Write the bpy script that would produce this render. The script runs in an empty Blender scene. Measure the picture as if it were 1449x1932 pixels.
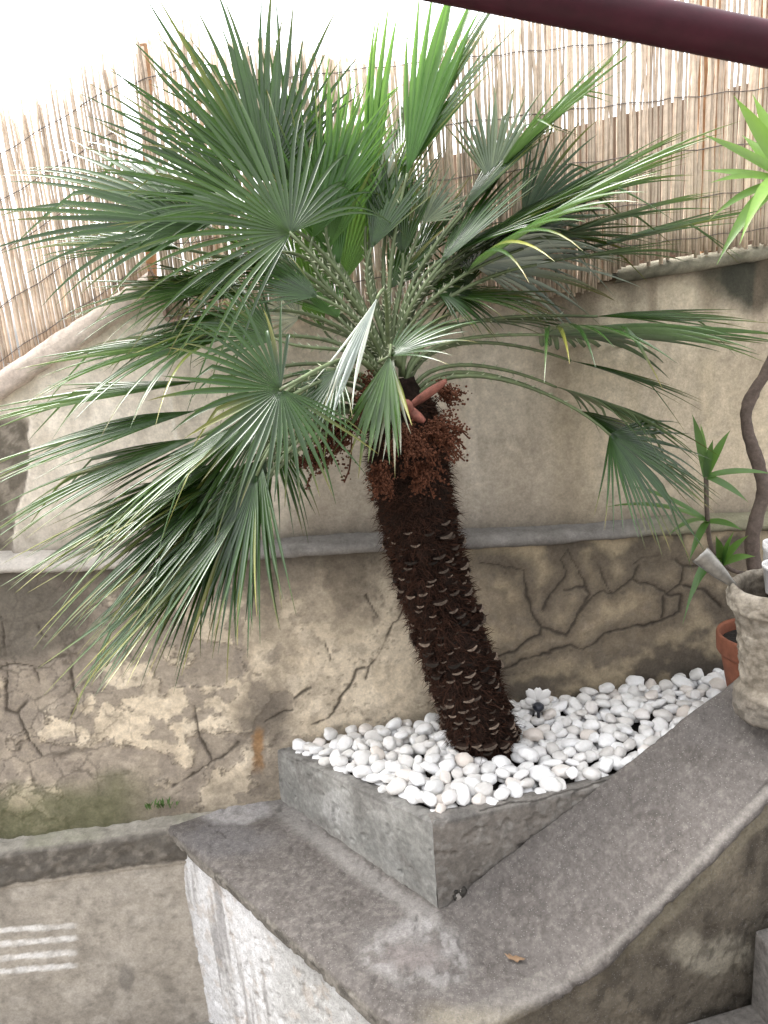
import bpy, bmesh, math, random
import numpy as np
from mathutils import Vector, Matrix
random.seed(7); rng = np.random.default_rng(7)
scene = bpy.context.scene
col = scene.collection

# ------------------------------------------------------------------ camera
PITCH, ROLL, FPX, CAMZ = math.radians(15), math.radians(4.5), 1450.0, 1.6
_R0 = np.array([1., 0, 0]); _U0 = np.array([0, math.sin(PITCH), math.cos(PITCH)])
CF = np.array([0, math.cos(PITCH), -math.sin(PITCH)])
CR = math.cos(ROLL)*_R0 - math.sin(ROLL)*_U0
CU = math.sin(ROLL)*_R0 + math.cos(ROLL)*_U0
CC = np.array([0, 0, CAMZ])
cam = bpy.data.cameras.new('camera'); camo = bpy.data.objects.new('camera', cam); col.objects.link(camo)
cam.sensor_fit = 'VERTICAL'; cam.sensor_height = 36.0; cam.lens = 36.0*FPX/1932
cam.clip_start = 0.02; cam.clip_end = 500
camo.matrix_world = Matrix(((CR[0], CU[0], -CF[0], CC[0]), (CR[1], CU[1], -CF[1], CC[1]), (CR[2], CU[2], -CF[2], CC[2]), (0, 0, 0, 1)))
cam.dof.use_dof = True; cam.dof.focus_distance = 2.25; cam.dof.aperture_fstop = 11.0
scene.camera = camo

# ------------------------------------------------------------------ sky, sun, exposure
SUN_EL, SUN_AZ = math.radians(62), math.radians(-62)      # azimuth from +Y towards +X
w = bpy.data.worlds.new('World'); scene.world = w; w.use_nodes = True
nt = w.node_tree; nt.nodes.clear()
sky = nt.nodes.new('ShaderNodeTexSky'); sky.sky_type = 'NISHITA'; sky.sun_disc = False
sky.sun_elevation = SUN_EL; sky.sun_rotation = SUN_AZ; sky.dust_density = 4.0; sky.air_density = 1.0
hs = nt.nodes.new('ShaderNodeHueSaturation'); hs.inputs['Saturation'].default_value = 0.12
bg = nt.nodes.new('ShaderNodeBackground'); bg.inputs['Strength'].default_value = 0.15
out = nt.nodes.new('ShaderNodeOutputWorld')
nt.links.new(sky.outputs[0], hs.inputs['Color']); nt.links.new(hs.outputs[0], bg.inputs['Color']); nt.links.new(bg.outputs[0], out.inputs[0])
sl = bpy.data.lights.new('sun', 'SUN'); sl.energy = 1.2; sl.angle = math.radians(25); sl.color = (1, .97, .92)
so = bpy.data.objects.new('sun', sl); col.objects.link(so)
sd = Vector((math.sin(SUN_AZ)*math.cos(SUN_EL), math.cos(SUN_AZ)*math.cos(SUN_EL), math.sin(SUN_EL)))
so.rotation_euler = sd.to_track_quat('Z', 'Y').to_euler(); so.location = (-3, 2, 6)
scene.view_settings.view_transform = 'Standard'; scene.view_settings.look = 'None'
scene.view_settings.exposure = 2.5; scene.view_settings.gamma = 1.0
scene.render.engine = 'CYCLES'
scene.cycles.max_bounces = 5; scene.cycles.transparent_max_bounces = 4; scene.cycles.use_denoising = True

# ------------------------------------------------------------------ survey helpers (photo point -> place in the courtyard)
def ray(x, y): return (x-724.5)/FPX*CR - (y-966)/FPX*CU + CF
def at(x, y, d): return CC + ray(x, y)*d
def onz(x, y, z): d = ray(x, y); return CC + d*(z-CC[2])/d[2]
def onp(x, y, P, n): d = ray(x, y); return CC + d*(np.dot(np.asarray(P)-CC, n)/np.dot(d, n))
def proj(P):
    v = np.asarray(P)-CC; dep = np.maximum(v@CF, .05)
    return 724.5+FPX*(v@CR)/dep, 966-FPX*(v@CU)/dep

# wall frame: s along the wall (to the right, receding a little), wn away from the camera
W0 = np.array([-.45, 2.415, 0]); wn = np.array([-.0943, .9955, 0]); ws = np.array([.9955, .0943, 0])
def wp(s, t, z): return W0 + ws*s + wn*t + np.array([0, 0, z])
def s_of(P): return float((np.asarray(P)-W0)@ws)

# ------------------------------------------------------------------ noise
def _hash(ix, iy, iz, seed):
    h = (ix.astype(np.int64)*374761393 + iy.astype(np.int64)*668265263 + iz.astype(np.int64)*2147483647 + seed*1274126177) & 0xFFFFFFFF
    h = ((h ^ (h >> 13))*1274126177) & 0xFFFFFFFF
    h = ((h ^ (h >> 16))*2246822519) & 0xFFFFFFFF
    return ((h ^ (h >> 15)) & 0xFFFFFF)/float(0xFFFFFF)
def vnoise(p, seed=0):
    i = np.floor(p); f = p-i; f = f*f*(3-2*f); r = 0
    for a in (0, 1):
        for b in (0, 1):
            for c in (0, 1):
                wgt = (f[..., 0] if a else 1-f[..., 0])*(f[..., 1] if b else 1-f[..., 1])*(f[..., 2] if c else 1-f[..., 2])
                r = r + wgt*_hash(i[..., 0]+a, i[..., 1]+b, i[..., 2]+c, seed)
    return r
def fbm(p, scale, octv=4, seed=0, stretch=(1, 1, 1)):
    q = np.asarray(p)*scale*np.array(stretch); s = 0; amp = 1; tot = 0
    for o in range(octv):
        s = s + amp*vnoise(q, seed+o*17); tot += amp; amp *= .5; q = q*2.03+11.3
    return s/tot
def worley(p, scale, seed=0):
    q = np.asarray(p)*scale; i = np.floor(q); d1 = np.full(q.shape[:-1], 9.); d2 = d1.copy()
    for a in (-1, 0, 1):
        for b in (-1, 0, 1):
            for c in (-1, 0, 1):
                j = i+np.array([a, b, c])
                pt = np.stack([j[..., k]+_hash(j[..., 0], j[..., 1], j[..., 2], seed+k*31) for k in range(3)], -1)
                d = np.linalg.norm(q-pt, axis=-1)
                d2 = np.where(d < d1, d1, np.minimum(d2, d)); d1 = np.minimum(d1, d)
    return d1, d2
def sst(a, b, x): t = np.clip((x-a)/(b-a), 0, 1); return t*t*(3-2*t)
def polydist(px, py, pts):
    d = np.full(np.shape(px), 1e9)
    for (x0, y0), (x1, y1) in zip(pts[:-1], pts[1:]):
        dx, dy = x1-x0, y1-y0; t = np.clip(((px-x0)*dx+(py-y0)*dy)/(dx*dx+dy*dy+1e-9), 0, 1)
        d = np.minimum(d, np.hypot(px-x0-t*dx, py-y0-t*dy))
    return d
def mixc(c, k, col_): return c*(1-k[..., None]) + np.array(col_)*k[..., None]

# ------------------------------------------------------------------ object helpers
def mesh_obj(name, verts, faces, mat=None, parent=None, smooth=True, mats=None, midx=None):
    me = bpy.data.meshes.new(name)
    me.from_pydata([tuple(v) for v in verts], [], faces)
    for m in (mats or ([mat] if mat else [])): me.materials.append(m)
    if smooth: me.polygons.foreach_set('use_smooth', [True]*len(me.polygons))
    if midx is not None: me.polygons.foreach_set('material_index', midx)
    me.update()
    o = bpy.data.objects.new(name, me); col.objects.link(o)
    if parent: o.parent = parent
    return o
def empty(name, loc=(0, 0, 0)):
    o = bpy.data.objects.new(name, None); o.location = loc; o.empty_display_size = .1; col.objects.link(o); return o
def tag(o, label=None, cat=None, group=None, kind=None):
    for k, v in (('label', label), ('category', cat), ('group', group), ('kind', kind)):
        if v: o[k] = v
    if cat == 'wall' and not kind: o['kind'] = 'thing'
    return o
def keep(o, parent):
    """parent without moving (parents here are only translated empties)"""
    o.parent = parent; o.matrix_parent_inverse = Matrix.Translation(parent.location).inverted(); return o
def add_cols(o, c, name='paint'):
    a = o.data.color_attributes.new(name, 'FLOAT_COLOR', 'POINT')
    c4 = np.ones((len(o.data.vertices), 4), np.float32); c4[:, :3] = np.clip(np.asarray(c).reshape(-1, 3), 0, 1)
    a.data.foreach_set('color', c4.ravel())
def resample(pts, n):
    pts = np.asarray(pts, float); L = np.r_[0, np.cumsum(np.linalg.norm(np.diff(pts, axis=0), axis=1))]
    t = np.linspace(0, L[-1], n); return np.stack([np.interp(t, L, pts[:, k]) for k in range(3)], -1)
def grid_normals(P):
    du = np.gradient(P, axis=0); dv = np.gradient(P, axis=1); n = np.cross(du, dv)
    return n/np.maximum(np.linalg.norm(n, axis=-1, keepdims=True), 1e-9)
def grid_obj(name, P, mat, parent=None, colors=None, disp=None, flip=False):
    m, n = P.shape[:2]
    if disp is not None: P = P + grid_normals(P)*disp[..., None]*(-1 if flip else 1)
    idx = np.arange(m*n).reshape(m, n)
    q = np.stack([idx[:-1, :-1], idx[1:, :-1], idx[1:, 1:], idx[:-1, 1:]], -1).reshape(-1, 4)
    if flip: q = q[:, ::-1]
    o = mesh_obj(name, P.reshape(-1, 3), q.tolist(), mat, parent)
    if colors is not None: add_cols(o, colors)
    return o
def tube(path, rad, n=8, cap=True):
    path = [Vector(p) for p in path]; V = []; Fc = []
    if not hasattr(rad, '__len__'): rad = [rad]*len(path)
    ref = Vector((.31, .2, .93)); prev = None
    for i, p in enumerate(path):
        t = (path[min(i+1, len(path)-1)]-path[max(i-1, 0)]).normalized()
        u = (prev - t*prev.dot(t)) if prev else ref.cross(t)
        if u.length < 1e-5: u = Vector((1, 0, 0)).cross(t)
        u.normalize(); prev = u; v = t.cross(u)
        for k in range(n):
            a = 2*math.pi*k/n; V.append(p + (u*math.cos(a)+v*math.sin(a))*rad[i])
    for i in range(len(path)-1):
        for k in range(n): Fc.append((i*n+k, i*n+(k+1) % n, (i+1)*n+(k+1) % n, (i+1)*n+k))
    if cap: Fc.append(tuple(range(n))[::-1]); Fc.append(tuple((len(path)-1)*n+k for k in range(n)))
    return V, Fc
class MB:
    def __init__(s): s.v = []; s.f = []; s.m = []
    def add(s, V, Fc, mi=0):
        b = len(s.v); s.v += [tuple(p) for p in V]; s.f += [tuple(i+b for i in f) for f in Fc]; s.m += [mi]*len(Fc); return s
    def obj(s, name, mats, parent=None, smooth=True):
        mats = mats if isinstance(mats, list) else [mats]
        return mesh_obj(name, s.v, s.f, None, parent, smooth, mats, s.m)
def lathe(profile, n=40, jitter=0, seed=0):
    V = []; Fc = []; r_ = random.Random(seed)
    for (r, z) in profile:
        for k in range(n):
            a = 2*math.pi*k/n; rr = r*(1+jitter*(r_.random()-.5)); V.append((rr*math.cos(a), rr*math.sin(a), z+jitter*.03*(r_.random()-.5)))
    for i in range(len(profile)-1):
        for k in range(n): Fc.append((i*n+k, i*n+(k+1) % n, (i+1)*n+(k+1) % n, (i+1)*n+k))
    return V, Fc
def bez(p0, p1, p2, p3, n):
    p0, p1, p2, p3 = map(np.asarray, (p0, p1, p2, p3)); t = np.linspace(0, 1, n)[:, None]
    return (1-t)**3*p0+3*(1-t)**2*t*p1+3*(1-t)*t*t*p2+t**3*p3
def smooth_path(pts, n):
    """Catmull-Rom through pts"""
    P = [np.asarray(p, float) for p in pts]; P = [2*P[0]-P[1]]+P+[2*P[-1]-P[-2]]; outp = []
    for i in range(1, len(P)-2):
        for t in np.linspace(0, 1, n, endpoint=False):
            a, b, c, d = P[i-1:i+3]
            outp.append(.5*((2*b)+(-a+c)*t+(2*a-5*b+4*c-d)*t*t+(-a+3*b-3*c+d)*t**3))
    outp.append(P[-2]); return np.array(outp)

# ------------------------------------------------------------------ materials
def new_mat(name):
    m = bpy.data.materials.new(name); m.use_nodes = True
    return m, m.node_tree, m.node_tree.nodes['Principled BSDF']
def N(t, typ, **kw):
    n = t.nodes.new(typ)
    for k, v in kw.items():
        if k in n.inputs: n.inputs[k].default_value = v
        else: setattr(n, k, v)
    return n
def noise(t, scale, detail=5, rough=.6, coord=None):
    n = N(t, 'ShaderNodeTexNoise', Scale=scale, Detail=detail, Roughness=rough)
    if coord is not None: t.links.new(coord, n.inputs['Vector'])
    return n.outputs['Fac']
def ramp(t, fac, stops):
    r = N(t, 'ShaderNodeValToRGB'); e = r.color_ramp.elements
    while len(e) < len(stops): e.new(.5)
    for el, (p, c) in zip(e, stops): el.position = p; el.color = (*c, 1) if len(c) == 3 else c
    t.links.new(fac, r.inputs[0]); return r.outputs[0]
def bump(t, b, fac, strength=.4, dist=.01, prev=None):
    n = N(t, 'ShaderNodeBump', Strength=strength, Distance=dist); t.links.new(fac, n.inputs['Height'])
    if prev: t.links.new(prev, n.inputs['Normal'])
    t.links.new(n.outputs[0], b.inputs['Normal']); return n.outputs[0]
def mulc(t, a, b_):
    m = N(t, 'ShaderNodeMix', data_type='RGBA', blend_type='MULTIPLY'); m.inputs[0].default_value = 1
    t.links.new(a, m.inputs[6]); t.links.new(b_, m.inputs[7]); return m.outputs[2]
def plaster_mat(name, rough=.92, fine=(120, .82, 1.15), b1=.5, speck=None, grit=(26, .80, 1.30)):
    m, t, b = new_mat(name); co = N(t, 'ShaderNodeTexCoord').outputs['Object']
    a = N(t, 'ShaderNodeVertexColor', layer_name='paint').outputs[0]
    nz = noise(t, fine[0], 6, .7, co); g = ramp(t, nz, [(.3, (fine[1],)*3), (.7, (fine[2],)*3)])
    g2 = ramp(t, noise(t, grit[0], 10, .78, co), [(.32, (grit[1],)*3), (.68, (grit[2],)*3)])
    c = mulc(t, mulc(t, a, g), g2)
    if speck:
        v = N(t, 'ShaderNodeTexVoronoi', Scale=speck[0]); t.links.new(co, v.inputs['Vector'])
        k = ramp(t, v.outputs['Distance'], [(.20, (1, 1, 1)), (.36, (0, 0, 0))])
        sel = ramp(t, v.outputs['Color'], [(speck[1], (0, 0, 0)), (speck[1]+.05, (1, 1, 1))])
        kk = mulc(t, k, sel); mx = N(t, 'ShaderNodeMix', data_type='RGBA'); t.links.new(kk, mx.inputs[0])
        t.links.new(c, mx.inputs[6]); mx.inputs[7].default_value = (*speck[2], 1); c = mx.outputs[2]
    t.links.new(c, b.inputs['Base Color']); b.inputs['Roughness'].default_value = rough; b.inputs['Specular IOR Level'].default_value = .25
    p = bump(t, b, nz, b1, .004); bump(t, b, noise(t, 420, 4, .6, co), .25, .0015, p)
    return m
def flat_mat(name, c, rough=.6, var=.25, scale=40, b1=.2, bd=.003, metal=0, spec=.4, rnd=0):
    m, t, b = new_mat(name); co = N(t, 'ShaderNodeTexCoord').outputs['Object']
    nz = noise(t, scale, 6, .65, co); lo = tuple(x*(1-var) for x in c); hi = tuple(min(1, x*(1+var)) for x in c)
    cc = ramp(t, nz, [(.3, lo), (.7, hi)])
    if rnd:
        oi = N(t, 'ShaderNodeObjectInfo').outputs['Random']; cc = mulc(t, cc, ramp(t, oi, [(0, (1-rnd,)*3), (1, (1+rnd, 1+rnd*.95, 1+rnd*.9))]))
    t.links.new(cc, b.inputs['Base Color']); b.inputs['Roughness'].default_value = rough
    b.inputs['Metallic'].default_value = metal; b.inputs['Specular IOR Level'].default_value = spec
    bump(t, b, nz, b1, bd); return m

M_PLASTER = plaster_mat('old_plaster')
M_CONC = plaster_mat('coping_concrete', fine=(150, .8, 1.2), b1=1.0, speck=(190, .66, (.19, .175, .166)), grit=(45, .72, 1.22))
M_PLANTER = plaster_mat('planter_cement', fine=(60, .8, 1.15), b1=.4, grit=(30, .82, 1.2))
M_SOIL = flat_mat('dark_soil', (.02, .017, .014), .95, .5, 90, 1, .01)

def pebble_mat():
    m, t, b = new_mat('white_pebble'); co = N(t, 'ShaderNodeTexCoord').outputs['Object']
    oi = N(t, 'ShaderNodeObjectInfo').outputs['Random']
    base = ramp(t, oi, [(0, (.60, .58, .56)), (.45, (.72, .715, .71)), (.86, (.78, .78, .79)), (.95, (.66, .60, .55)), (1, (.70, .68, .66))])
    nz = noise(t, 26, 6, .65, co)
    c = mulc(t, base, ramp(t, nz, [(.3, (.80, .79, .77)), (.62, (1, 1, 1))]))
    t.links.new(c, b.inputs['Base Color']); b.inputs['Roughness'].default_value = .62; b.inputs['Specular IOR Level'].default_value = .3
    bump(t, b, noise(t, 110, 5, .6, co), .25, .002); return m
M_PEB = pebble_mat()

def leaf_mat(name, top, under, trans, tipc=(.16, .13, .03), rough=.42, tfac=.18):
    m, t, b = new_mat(name); outn = [n for n in t.nodes if n.type == 'OUTPUT_MATERIAL'][0]
    at_ = N(t, 'ShaderNodeVertexColor', layer_name='leafdata'); sep = N(t, 'ShaderNodeSeparateColor'); t.links.new(at_.outputs[0], sep.inputs[0])
    geo = N(t, 'ShaderNodeNewGeometry'); oi = N(t, 'ShaderNodeObjectInfo').outputs['Random']
    co = N(t, 'ShaderNodeTexCoord').outputs['Object']; nz = noise(t, 30, 4, .6, co)
    side = N(t, 'ShaderNodeMix', data_type='RGBA'); t.links.new(geo.outputs['Backfacing'], side.inputs[0])
    side.inputs[6].default_value = (*top, 1); side.inputs[7].default_value = (*under, 1)
    c = mulc(t, side.outputs[2], ramp(t, oi, [(0, (.75, .82, .85)), (1, (1.2, 1.12, 1.0))]))
    c = mulc(t, c, ramp(t, sep.outputs['Green'], [(0, (.60, .64, .66)), (1, (1.45, 1.38, 1.3))]))   # every leaflet a shade of its own
    c = mulc(t, c, ramp(t, nz, [(.3, (.85, .85, .85)), (.7, (1.12, 1.12, 1.1))]))
    tip = ramp(t, sep.outputs['Red'], [(.74, (0, 0, 0)), (.97, (1, 1, 1))])
    tm = N(t, 'ShaderNodeMix', data_type='RGBA'); tk = mulc(t, tip, ramp(t, sep.outputs['Blue'], [(.35, (0, 0, 0)), (.8, (1, 1, 1))]))
    t.links.new(tk, tm.inputs[0]); t.links.new(c, tm.inputs[6]); tm.inputs[7].default_value = (*tipc, 1)
    ym = N(t, 'ShaderNodeMix', data_type='RGBA'); yk = mulc(t, ramp(t, sep.outputs['Blue'], [(.925, (0, 0, 0)), (.94, (.75, .75, .75))]), ramp(t, sep.outputs['Red'], [(.25, (0, 0, 0)), (.75, (1, 1, 1))]))
    t.links.new(yk, ym.inputs[0]); t.links.new(tm.outputs[2], ym.inputs[6]); ym.inputs[7].default_value = (.20, .19, .04, 1)   # the odd yellowing leaflet
    t.links.new(ym.outputs[2], b.inputs['Base Color']); b.inputs['Roughness'].default_value = rough; b.inputs['Specular IOR Level'].default_value = .48
    tr = N(t, 'ShaderNodeBsdfTranslucent', Color=(*trans, 1)); mx = N(t, 'ShaderNodeMixShader', Fac=tfac)
    t.links.new(b.outputs[0], mx.inputs[1]); t.links.new(tr.outputs[0], mx.inputs[2]); t.links.new(mx.outputs[0], outn.inputs[0])
    return m
M_LEAF = leaf_mat('palm_leaf', (.024, .058, .011), (.15, .195, .14), (.12, .26, .04), tfac=.11, rough=.27)
M_YOUNG = leaf_mat('young_palm_leaf', (.05, .12, .028), (.18, .26, .14), (.26, .52, .09), tfac=.36)
M_PALE = leaf_mat('silvery_palm_leaf', (.30, .36, .31), (.44, .48, .44), (.3, .4, .2), tfac=.12)
M_LIME = leaf_mat('lime_strap_leaf', (.10, .20, .03), (.14, .24, .05), (.34, .55, .10), tfac=.35)
M_STRAP = leaf_mat('green_strap_leaf', (.07, .14, .04), (.10, .18, .06), (.25, .5, .08), tfac=.25)
M_PETIOLE = flat_mat('petiole', (.105, .135, .062), .5, .35, 30)
M_SPINE = flat_mat('pale_spine', (.42, .44, .30), .5, .2, 30)
M_BARK = flat_mat('palm_bark', (.019, .011, .008), .95, .6, 60, 1, .02, spec=.15)
M_FIBRE = flat_mat('palm_fibre', (.040, .018, .011), .9, .5, 25, .2, spec=.2)
M_STUB = flat_mat('petiole_stub_side', (.030, .017, .012), .9, .4, 60, .6, spec=.2)
M_STUBEND = flat_mat('petiole_stub_cut_end', (.10, .078, .062), .85, .6, 90, .5, spec=.2, rnd=.95)
M_FRUIT = flat_mat('dry_flower_cluster', (.085, .031, .016), .8, .5, 60, .2, spec=.2)
M_SPATHE = flat_mat('pink_spathe', (.20, .072, .052), .75, .5, 60, .2)
M_REED = flat_mat('dry_reed', (.56, .45, .35), .7, .25, 22, .3, .002, rnd=.30)
M_WIRE = flat_mat('wire', (.12, .10, .09), .6, .2, 30)
M_WOOD = flat_mat('weathered_board', (.30, .18, .10), .8, .35, 14, .4)
M_MAROON = flat_mat('maroon_paint', (.032, .004, .009), .5, .3, 30, .1, spec=.22)
M_TERRA = flat_mat('terracotta', (.22, .080, .045), .85, .25, 30, .3, rnd=0)
M_RUSTIC = plaster_mat('rustic_cement_pot', fine=(70, .7, 1.25), b1=1.0)
M_METAL = flat_mat('worn_steel', (.26, .25, .23), .42, .25, 60, .2, .001, metal=.85)
M_WHITE = flat_mat('white_plastic', (.62, .61, .60), .4, .06, 20, .05)
M_BLACKPL = flat_mat('dark_plastic', (.018, .02, .03), .35, .2, 30, .1)
M_DEAD = flat_mat('dead_leaf', (.19, .12, .07), .8, .3, 60, .4)
M_VINE = flat_mat('grey_brown_stem', (.10, .075, .062), .85, .35, 70, .7, .006)
M_WEED = flat_mat('weed', (.07, .13, .03), .6, .3, 30)
M_STEP = flat_mat('step_concrete', (.12, .11, .10), .92, .45, 40, .8, .008)
M_GROUND = flat_mat('ground_concrete', (.20, .185, .165), .92, .35, 12, .6, .01)
M_REAR = flat_mat('rear_wall_plaster', (.17, .12, .085), .9, .35, 6, .4, .01)

# ------------------------------------------------------------------ ground
GZ = -.95
go = mesh_obj('ground', [(-60, -60, GZ), (60, -60, GZ), (60, 60, GZ), (-60, 60, GZ)], [(0, 1, 2, 3)], M_GROUND, smooth=False)
tag(go, kind='structure')
# unseen house wall, guessed from the awning bar, added to block low sky light
hv = [(x, y, z) for z in (GZ, 3.1) for (x, y) in ((-7, -2.2), (7, -2.2), (7, -2.6), (-7, -2.6))]
ho = mesh_obj('added_house_wall', hv, [(0, 3, 2, 1), (4, 5, 6, 7), (0, 1, 5, 4), (1, 2, 6, 5), (2, 3, 7, 6), (3, 0, 4, 7)], flat_mat('added_house_plaster', (.30, .29, .28), .9, .2, 5, .3, .01), smooth=False)
tag(ho, 'unseen plain house wall added behind the camera to shade the courtyard', 'wall')

# ------------------------------------------------------------------ the garden wall behind the palm
def spread(a, b, fine, lo, hi, coarse):
    return np.unique(np.r_[np.arange(lo, a, coarse), np.arange(a, b, fine), np.arange(b, hi+coarse, coarse)])
wall = tag(empty('garden_wall', tuple(wp(0, .2, GZ))), 'old beige plastered garden wall, cracked and stained, with a ledge halfway up', 'wall')
LEDGE_L, LEDGE_SL = .850, -.052           # ledge height falls a little to the right
def ledge_z(s): return LEDGE_L + LEDGE_SL*s + .004*np.sin(s*5)

Z8 = lambda L: [(900+x/2.898, 1000+y/2.898) for x, y in L]
Z7 = lambda L: [(300+x/2.415, 1050+y/2.415) for x, y in L]
Z3 = lambda L: [(x/3.117, 780+y/3.117) for x, y in L]
CR_R = [Z8(L) for L in (
    [(120, 690), (210, 660), (270, 610), (340, 570), (345, 530), (410, 550), (480, 575), (530, 510), (560, 440), (630, 370), (690, 335), (745, 350), (800, 300), (850, 270), (880, 190)],
    [(260, 220), (280, 380), (300, 460), (345, 530)], [(360, 440), (400, 350), (480, 260), (490, 220), (460, 170), (500, 110)],
    [(660, 180), (690, 260), (745, 350)], [(400, 660), (500, 630), (580, 650), (650, 620), (690, 570), (850, 530), (980, 510), (1030, 490), (1100, 450)],
    [(400, 670), (280, 700), (150, 760)], [(1100, 450), (1120, 360), (1040, 350), (970, 300), (880, 290), (850, 270)], [(1010, 480), (1020, 360)],
    [(1040, 350), (1110, 300), (1130, 200), (1080, 160), (960, 170), (900, 180)], [(560, 440), (620, 350), (590, 310), (480, 330)], [(860, 190), (900, 150), (1000, 140)],
    [(20, 180), (130, 190), (260, 220)], [(500, 110), (560, 230), (600, 310)], [(1130, 200), (1230, 190), (1320, 240)], [(1130, 300), (1250, 330), (1330, 420)])]
CR_M = [Z7(L) for L in (
    [(1120, 240), (1060, 330), (1010, 440), (960, 500), (905, 515), (870, 590), (825, 640), (800, 710), (770, 740), (700, 760)],
    [(960, 500), (940, 560)], [(160, 680), (195, 830), (235, 940), (110, 1020), (60, 1050)], [(235, 940), (310, 905), (360, 850)], [(620, 640), (700, 590)],
    [(950, 180), (1000, 270)], [(760, 400), (790, 470)], [(480, 750), (560, 710), (610, 700)])]
CR_L = [Z3(L) for L in (
    [(10, 1230), (40, 1480), (40, 1640), (30, 1750), (90, 1770), (180, 1660), (230, 1600), (210, 1490), (130, 1470), (40, 1480)],
    [(210, 1250), (270, 1320), (380, 1360), (410, 1420)], [(230, 1490), (350, 1430), (410, 1420), (440, 1640), (460, 1700), (430, 1760)],
    [(100, 1780), (140, 1850), (170, 1930), (240, 2020)], [(0, 1200), (-200, 1300), (-350, 1280)], [(40, 1480), (-150, 1560), (-300, 1800)])]

s_ax = spread(-1.0, 1.95, .0055, -3.4, 4.6, .05)
n_z = 190
zb, = (-.14,)
S = s_ax[:, None]+0*np.zeros((1, n_z)); Tz = np.linspace(0, 1, n_z)[None, :]
ztop = ledge_z(s_ax)[:, None]
P = W0 + ws*S[..., None]; P = P + np.array([0, 0, 1.])*(zb+(ztop-zb)*Tz)[..., None]
px, py = proj(P); zz = P[..., 2]
nb = fbm(P, 3.2, 5, 1); nm = fbm(P, 9, 5, 2); nf = fbm(P, 34, 4, 3); nst = fbm(P, 7, 4, 4, (1, 1, .18)); nbig = fbm(P, 1.7, 3, 9)
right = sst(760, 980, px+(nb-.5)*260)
c = np.zeros(P.shape)+np.array([.64, .545, .415])
c = mixc(c, sst(.42, .62, nm)*.55, [.74, .645, .51]); c = mixc(c, sst(.55, .75, nb)*.4, [.46, .385, .29])
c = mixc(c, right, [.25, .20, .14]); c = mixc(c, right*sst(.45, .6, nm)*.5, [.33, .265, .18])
c = mixc(c, sst(.52, .66, nf)*.35, [.25, .21, .17]); c = mixc(c, sst(.52, .64, fbm(P, 14, 6, 26))*.32, [.20, .165, .125])
flake = sst(.548, .572, fbm(P, 6.5, 6, 21)+.10*(sst(520, 60, px)-.35)+.05*sst(-.05, .25, .25-zz)) * sst(720, 430, px)   # fallen paint, grey render below
w1, w2 = worley(P+.05*np.stack([nm, nf, nb], -1), 9, 5)
fl2 = sst(.55, .57, fbm(P, 17, 5, 23)+.05*(sst(560, 100, px)-.5))*sst(700, 380, px); c = mixc(c, fl2*.8, [.27, .23, .19]); fe2 = np.exp(-((fbm(P, 17, 5, 23)+.05*(sst(560, 100, px)-.5)-.55)/.007)**2)*sst(700, 380, px); c = mixc(c, fe2*.75, [.09, .075, .06])
c = mixc(c, flake*.78, [.27, .23, .19]); c = mixc(c, sst(.05, .015, w2-w1)*sst(360, 120, px+(nb-.5)*150)*.6, [.09, .075, .06])
fe = np.exp(-((fbm(P, 6.5, 6, 21)+.10*(sst(520, 60, px)-.35)+.05*sst(-.05, .25, .25-zz)-.548)/.007)**2)*sst(720, 430, px); c = mixc(c, fe*.8, [.08, .065, .05])
pit = sst(.62, .72, fbm(P, 75, 4, 41))*sst(.42, .6, nm); c = mixc(c, pit*.5, [.11, .09, .07])
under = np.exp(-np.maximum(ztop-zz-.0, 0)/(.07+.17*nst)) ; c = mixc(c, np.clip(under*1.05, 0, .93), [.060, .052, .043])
streak = sst(.52, .72, nst)*sst(.45, .05, ztop-zz); c = mixc(c, streak*.55, [.10, .08, .062])
low_dark = sst(.46, .20, zz+.22*(nb-.5))*sst(720, 930, px+(nm-.5)*150); c = mixc(c, low_dark*.88, [.085, .072, .058])  # right part of the wall painted darker towards its foot
damp2 = sst(.06, -.12, zz+.25*(nm-.5))*sst(1000, 480, px); c = mixc(c, damp2*.5, [.16, .135, .105])
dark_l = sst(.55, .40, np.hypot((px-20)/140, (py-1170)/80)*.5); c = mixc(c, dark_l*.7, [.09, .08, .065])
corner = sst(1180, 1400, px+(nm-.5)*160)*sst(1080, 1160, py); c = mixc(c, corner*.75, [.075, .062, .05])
patch_ = sst(90, 20, np.hypot(px-505, (py-1360)*.8)+(nm-.5)*70); c = mixc(c, patch_*.75, [.13, .11, .09])
moss = sst(1475, 1530, py+.14*px*1.0+(nm-.5)*70)*sst(330, 200, px); c = mixc(c, moss*.75, [.10, .105, .05])
rust = sst(1, .5, np.hypot((px-487+(nf-.5)*22)/16, (py-1412)/52)+(nm-.5)*.8); c = mixc(c, rust*.8, [.28, .155, .065])
cd = np.full(px.shape, 1e9); hal = cd.copy()
for L in CR_R+CR_M+CR_L: cd = np.minimum(cd, polydist(px+(nf-.5)*9+(nm-.5)*10, py+(fbm(P, 40, 3, 55)-.5)*10, L))
halo = np.exp(-(cd/14)**2)*(.25+.75*sst(850, 950, px)); c = mixc(c, sst(10, 42, cd)*right*sst(.40, .58, nm)*sst(.05, .2, zz)*.55, [.46, .375, .25]); c = mixc(c, halo*.62, [.10, .082, .062])
wdt = .2+2.6*sst(.3, .7, fbm(P, 12, 3, 57)); crack = sst(wdt+1.9, wdt*.4, cd)*sst(.22, .42, fbm(P, 9, 3, 58)); c = mixc(c, crack*.85, [.045, .036, .028])
disp = (nb-.5)*.028+(nm-.5)*.010+(nf-.5)*.004 - crack*.004 - flake*.0035 - pit*.002
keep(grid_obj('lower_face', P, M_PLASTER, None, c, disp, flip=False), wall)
lower_disp = disp

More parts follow.
